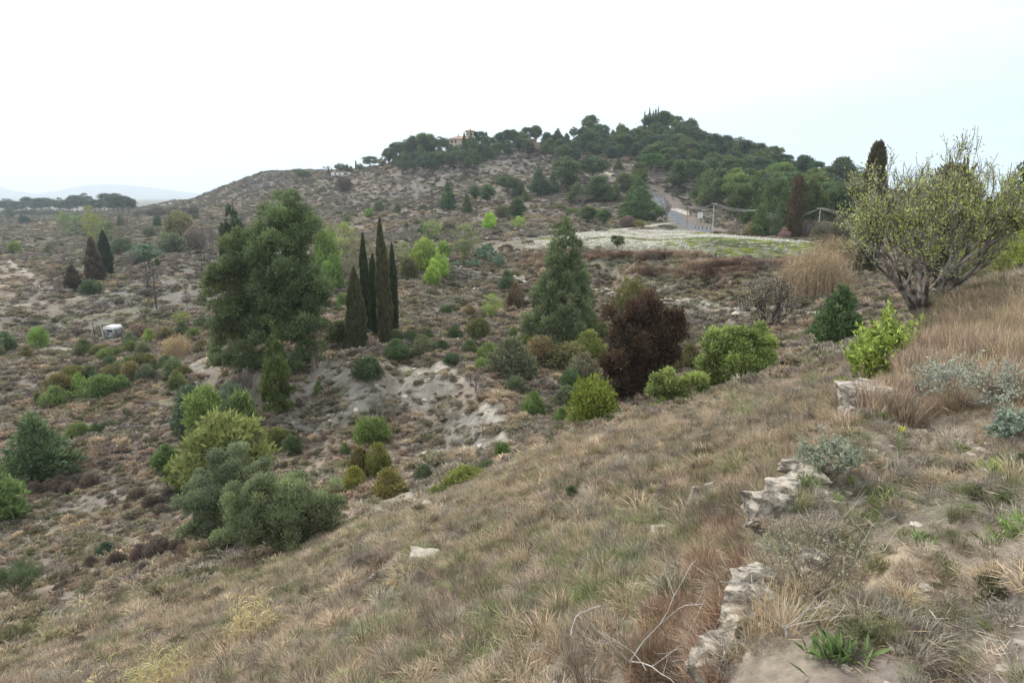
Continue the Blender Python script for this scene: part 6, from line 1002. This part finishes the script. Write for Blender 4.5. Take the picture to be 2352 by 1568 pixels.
for (u, v, w, h) in ((2088, 818, 26, 16), (2046, 858, 62, 36), (2062, 846, 30, 16), (2022, 880, 66, 22), (2012, 898, 60, 22), (1992, 935, 92, 44), (1968, 958, 50, 24), (1868, 1092, 84, 28), (1846, 1118, 96, 34), (1820, 1142, 80, 30), (1790, 1172, 92, 56), (1764, 1200, 50, 40), (1752, 1348, 84, 46), (1735, 1385, 70, 34), (1775, 1375, 50, 28), (1716, 1440, 70, 34), (1676, 1505, 70, 36), (1885, 1300, 54, 26), (1640, 1555, 70, 44), (1905, 1000, 40, 18)):
    p = place(u, v); m = ppm(p); V, Fc = hull_stone(rg6, w*m*1.35, w*m*1.1, h*m*1.75); a = rg6.normal()*.35; V = np.stack([V[:, 0]*math.cos(a)-V[:, 1]*math.sin(a), V[:, 0]*math.sin(a)+V[:, 1]*math.cos(a), V[:, 2]], -1)+p+[-.03, .02, h*m*.30]
    part('stone', (V, Fc, 0, None), M_STONE2, t, False)
for (u, v, w, h, nm, l_, c_) in ((975, 1300, 70, 40, 'boulder', 'pale limestone slab lying in the dry grass at left of centre', 'rock'), (862, 1334, 26, 14, 'rock', 'small pale stone left of the limestone slab', 'rock'), (1600, 1142, 34, 34, 'tree_stump', 'left grey block of the pair on the slope', 'stump'), (1627, 1138, 32, 38, 'tree_stump', 'right grey block of the pair on the slope, with a pale flat top', 'stump'), (1520, 1228, 70, 30, 'boulder', 'grey rounded boulder half buried in green grass on the slope', 'rock'), (1645, 1300, 60, 36, 'boulder', 'pale rounded rock in the rusty grass below the terrace wall', 'rock'), (1700, 722, 40, 10, 'rock', 'flat pale rock near the blossoming almond', 'rock'), (990, 1160, 46, 10, 'rock', 'long pale rock edge along the trail right of the olive trees', 'rock'), (1092, 668, 20, 8, 'rock', 'pale fallen stone below the ruined wall', 'rock'), (905, 1186, 18, 7, 'rock', 'small pale stone on the trail near the olive trees', 'rock')):
    p = place(u, v); m = ppm(p); V, Fc = hull_stone(rg6, w*m, w*m*.8, h*m*1.4); V = V+[0, 0, h*m*.25]; tag(link(nm, mk_mesh(nm, [(V, Fc, 0, None)], [M_STONE if nm != 'tree_stump' else M_WALL]), None, p), l_, c_)
# foreground shrubs, plants, dead branches
SG = (.20, .23, .185)
twig_thing('grey_shrub', 'shrub', 'grey-green small-leaved shrub overhanging the terrace wall', 1905, 1092, 200, 100, 711, M_TWIG, n0=14, depth=3, leafn=7000, lcol=SG, ll=.016, lw=.008, length=.42, angle=.7, r0=.008, h=.03, up=.3, minr=.0012, scale_r=.9)
twig_thing('grey_shrub', 'shrub', 'silvery shrub standing in the tall dry grass at the right', 2230, 940, 290, 140, 713, M_TWIG, n0=16, depth=3, leafn=4500, lcol=(.23, .26, .225), ll=.022, lw=.010, length=.42, angle=.7, r0=.007, h=.03, up=.35, minr=.001, scale_r=.9)
twig_thing('grey_shrub', 'shrub', 'dark silvery shrub at the right picture edge below the larger silvery one', 2330, 1010, 140, 80, 715, M_TWIG, n0=12, depth=3, leafn=5000, lcol=(.20, .25, .21), ll=.02, lw=.010, length=.42, angle=.7, r0=.007, h=.03, up=.2, minr=.001)
twig_thing('twiggy_bush', 'shrub', 'big tangled brown twiggy bush spilling over the terrace wall', 1865, 1372, 270, 210, 717, M_BARK, n0=22, depth=3, leafn=1800, lcol=(.20, .20, .15), ll=.014, lw=.007, length=.42, angle=.75, r0=.007, h=.03, up=.2, minr=.0012, scale_r=.8)
twig_thing('twiggy_bush', 'shrub', 'reddish brown leafless bush on the slope beside the wall', 1680, 1215, 140, 150, 719, M_BARK, n0=18, depth=3, length=.42, angle=.6, r0=.006, h=.03, up=.3, minr=.0012, scale_r=.8)
twig_thing('twiggy_bush', 'shrub', 'dry dark twiggy tuft on the lower slope above the dead branch', 1055, 1370, 110, 110, 721, M_TWIG, n0=20, depth=2, length=.5, angle=.35, r0=.006, h=.03, up=.6, minr=.0012, scale_r=.8)
DB = [((1450, 1568), 330, 240, 'bleached forked dead branch at the bottom centre', 731, 3), ((1620, 1568), 240, 130, 'bleached dead branch at the bottom left of the terrace', 733, 3), ((1800, 1500), 300, 170, 'bleached dead branch arching over the wall corner', 735, 3), ((1330, 1590), 240, 110, 'thin pale dead twigs at the bottom picture edge', 737, 3), ((1960, 1340), 240, 130, 'pale dead stems above the leafy green plant', 739, 2), ((1930, 1235), 170, 120, 'pale dead stems right of the brown twiggy bush', 741, 2)]
for (uv, w, h, l_, sd_, dp) in DB: twig_thing('dead_branch', 'branch', l_, uv[0], uv[1], w, h, sd_, M_BLEACH, n0=3, depth=dp-1, length=.5, angle=.85, r0=.012, h=.06, up=.1, minr=.0035, scale_r=1.0, kids=(2, 3), sink=-.10)
def leafy(label, u, v, w, h, col, n, seed, L, wd, name='leafy_plant'):
    rg_ = np.random.default_rng(seed); p = place(u, v); m = ppm(p); B = rg_.normal(size=(n, 3))*[w*m*.22, w*m*.2, 0]; B[:, 2] = gz(B[:, 0]+p[0], B[:, 1]+p[1])-p[2]; D = np.stack([rg_.normal(size=n)*.55, rg_.normal(size=n)*.55, .8+.4*rg_.random(n)], -1)
    V, Fq, vv = leaves(rg_, B, D, h*m*L, h*m*wd, rg_.random(n), sag=.15); o = link(name, mk_mesh(name, [(V, Fq, 0, vv)], [M_LEAF]), None, p, color=col); tag(o, label, 'plant')
leafy('bright green broad-leaved plant in the right foreground', 1918, 1512, 130, 85, (.11, .17, .07), 90, 1, .85, .11); leafy('fresh green plant tuft at the right edge of the terrace', 2325, 1225, 90, 60, (.16, .24, .08), 90, 2, 1, .09)
leafy('small green plant left of the wall at the bottom', 2110, 1245, 60, 36, (.14, .21, .08), 50, 3, 1, .12); leafy('green grass plant in front of the silvery shrub', 2290, 1090, 70, 50, (.20, .26, .09), 60, 4, 1.2, .06); leafy('small green herb patch near the middle of the terrace', 2035, 1150, 80, 40, (.15, .2, .09), 60, 5, 1, .1)
leafy('bright green seedling at the bottom of the terrace', 1690, 1500, 50, 24, (.14, .25, .07), 26, 6, 1, .3)
o_ = place(2064, 1046); m = ppm(o_); V, Fq, vv = leaves(rg6, rg6.normal(size=(60, 3))*[.010, .010, .006]+[0, 0, .20], unit(rg6, 60)+[0, 0, .4], .012, .008, rg6.random(60)); r_ = thing('yellow_spurge', 'lone stem with a yellow flower head on the terrace', 'flower', o_)
link('flower_head', mk_mesh('flower_head', [(V, Fq, 0, vv)], [M_LEAF]), r_, color=(.38, .40, .05)); P0 = rg6.normal(size=(7, 3))*[.01, .01, 0]; link('stem', mk_mesh('stem', [(*segs(P0, P0*[2, 2, 0]+[0, 0, .2], np.full(7, .003), np.full(7, .002)), 0, None)], [M_LEAF]), r_, color=(.2, .26, .1))
# ---------------------------------------------------------------- air
zlo = float(Z.min())-1; zhi = float(max(Z.max(), 150))+12; S_ = 15500
M_HAZE = bpy.data.materials.new('haze'); M_HAZE.use_nodes = True; ht = M_HAZE.node_tree; ht.nodes.clear(); ho = N(ht, 'ShaderNodeOutputMaterial'); pvn = N(ht, 'ShaderNodeVolumePrincipled')
pvn.inputs['Color'].default_value = (.80, .91, 1.0, 1); pvn.inputs['Density'].default_value = HAZE; pvn.inputs['Anisotropy'].default_value = .3; ht.links.new(pvn.outputs[0], ho.inputs['Volume'])
hb = bpy.data.objects.new('haze', mk_mesh('haze', [boxm((0, 0, zlo), (2*S_, 2*S_, zhi-zlo))], [M_HAZE])); COL.objects.link(hb); tag(hb, None, None, None, 'stuff')
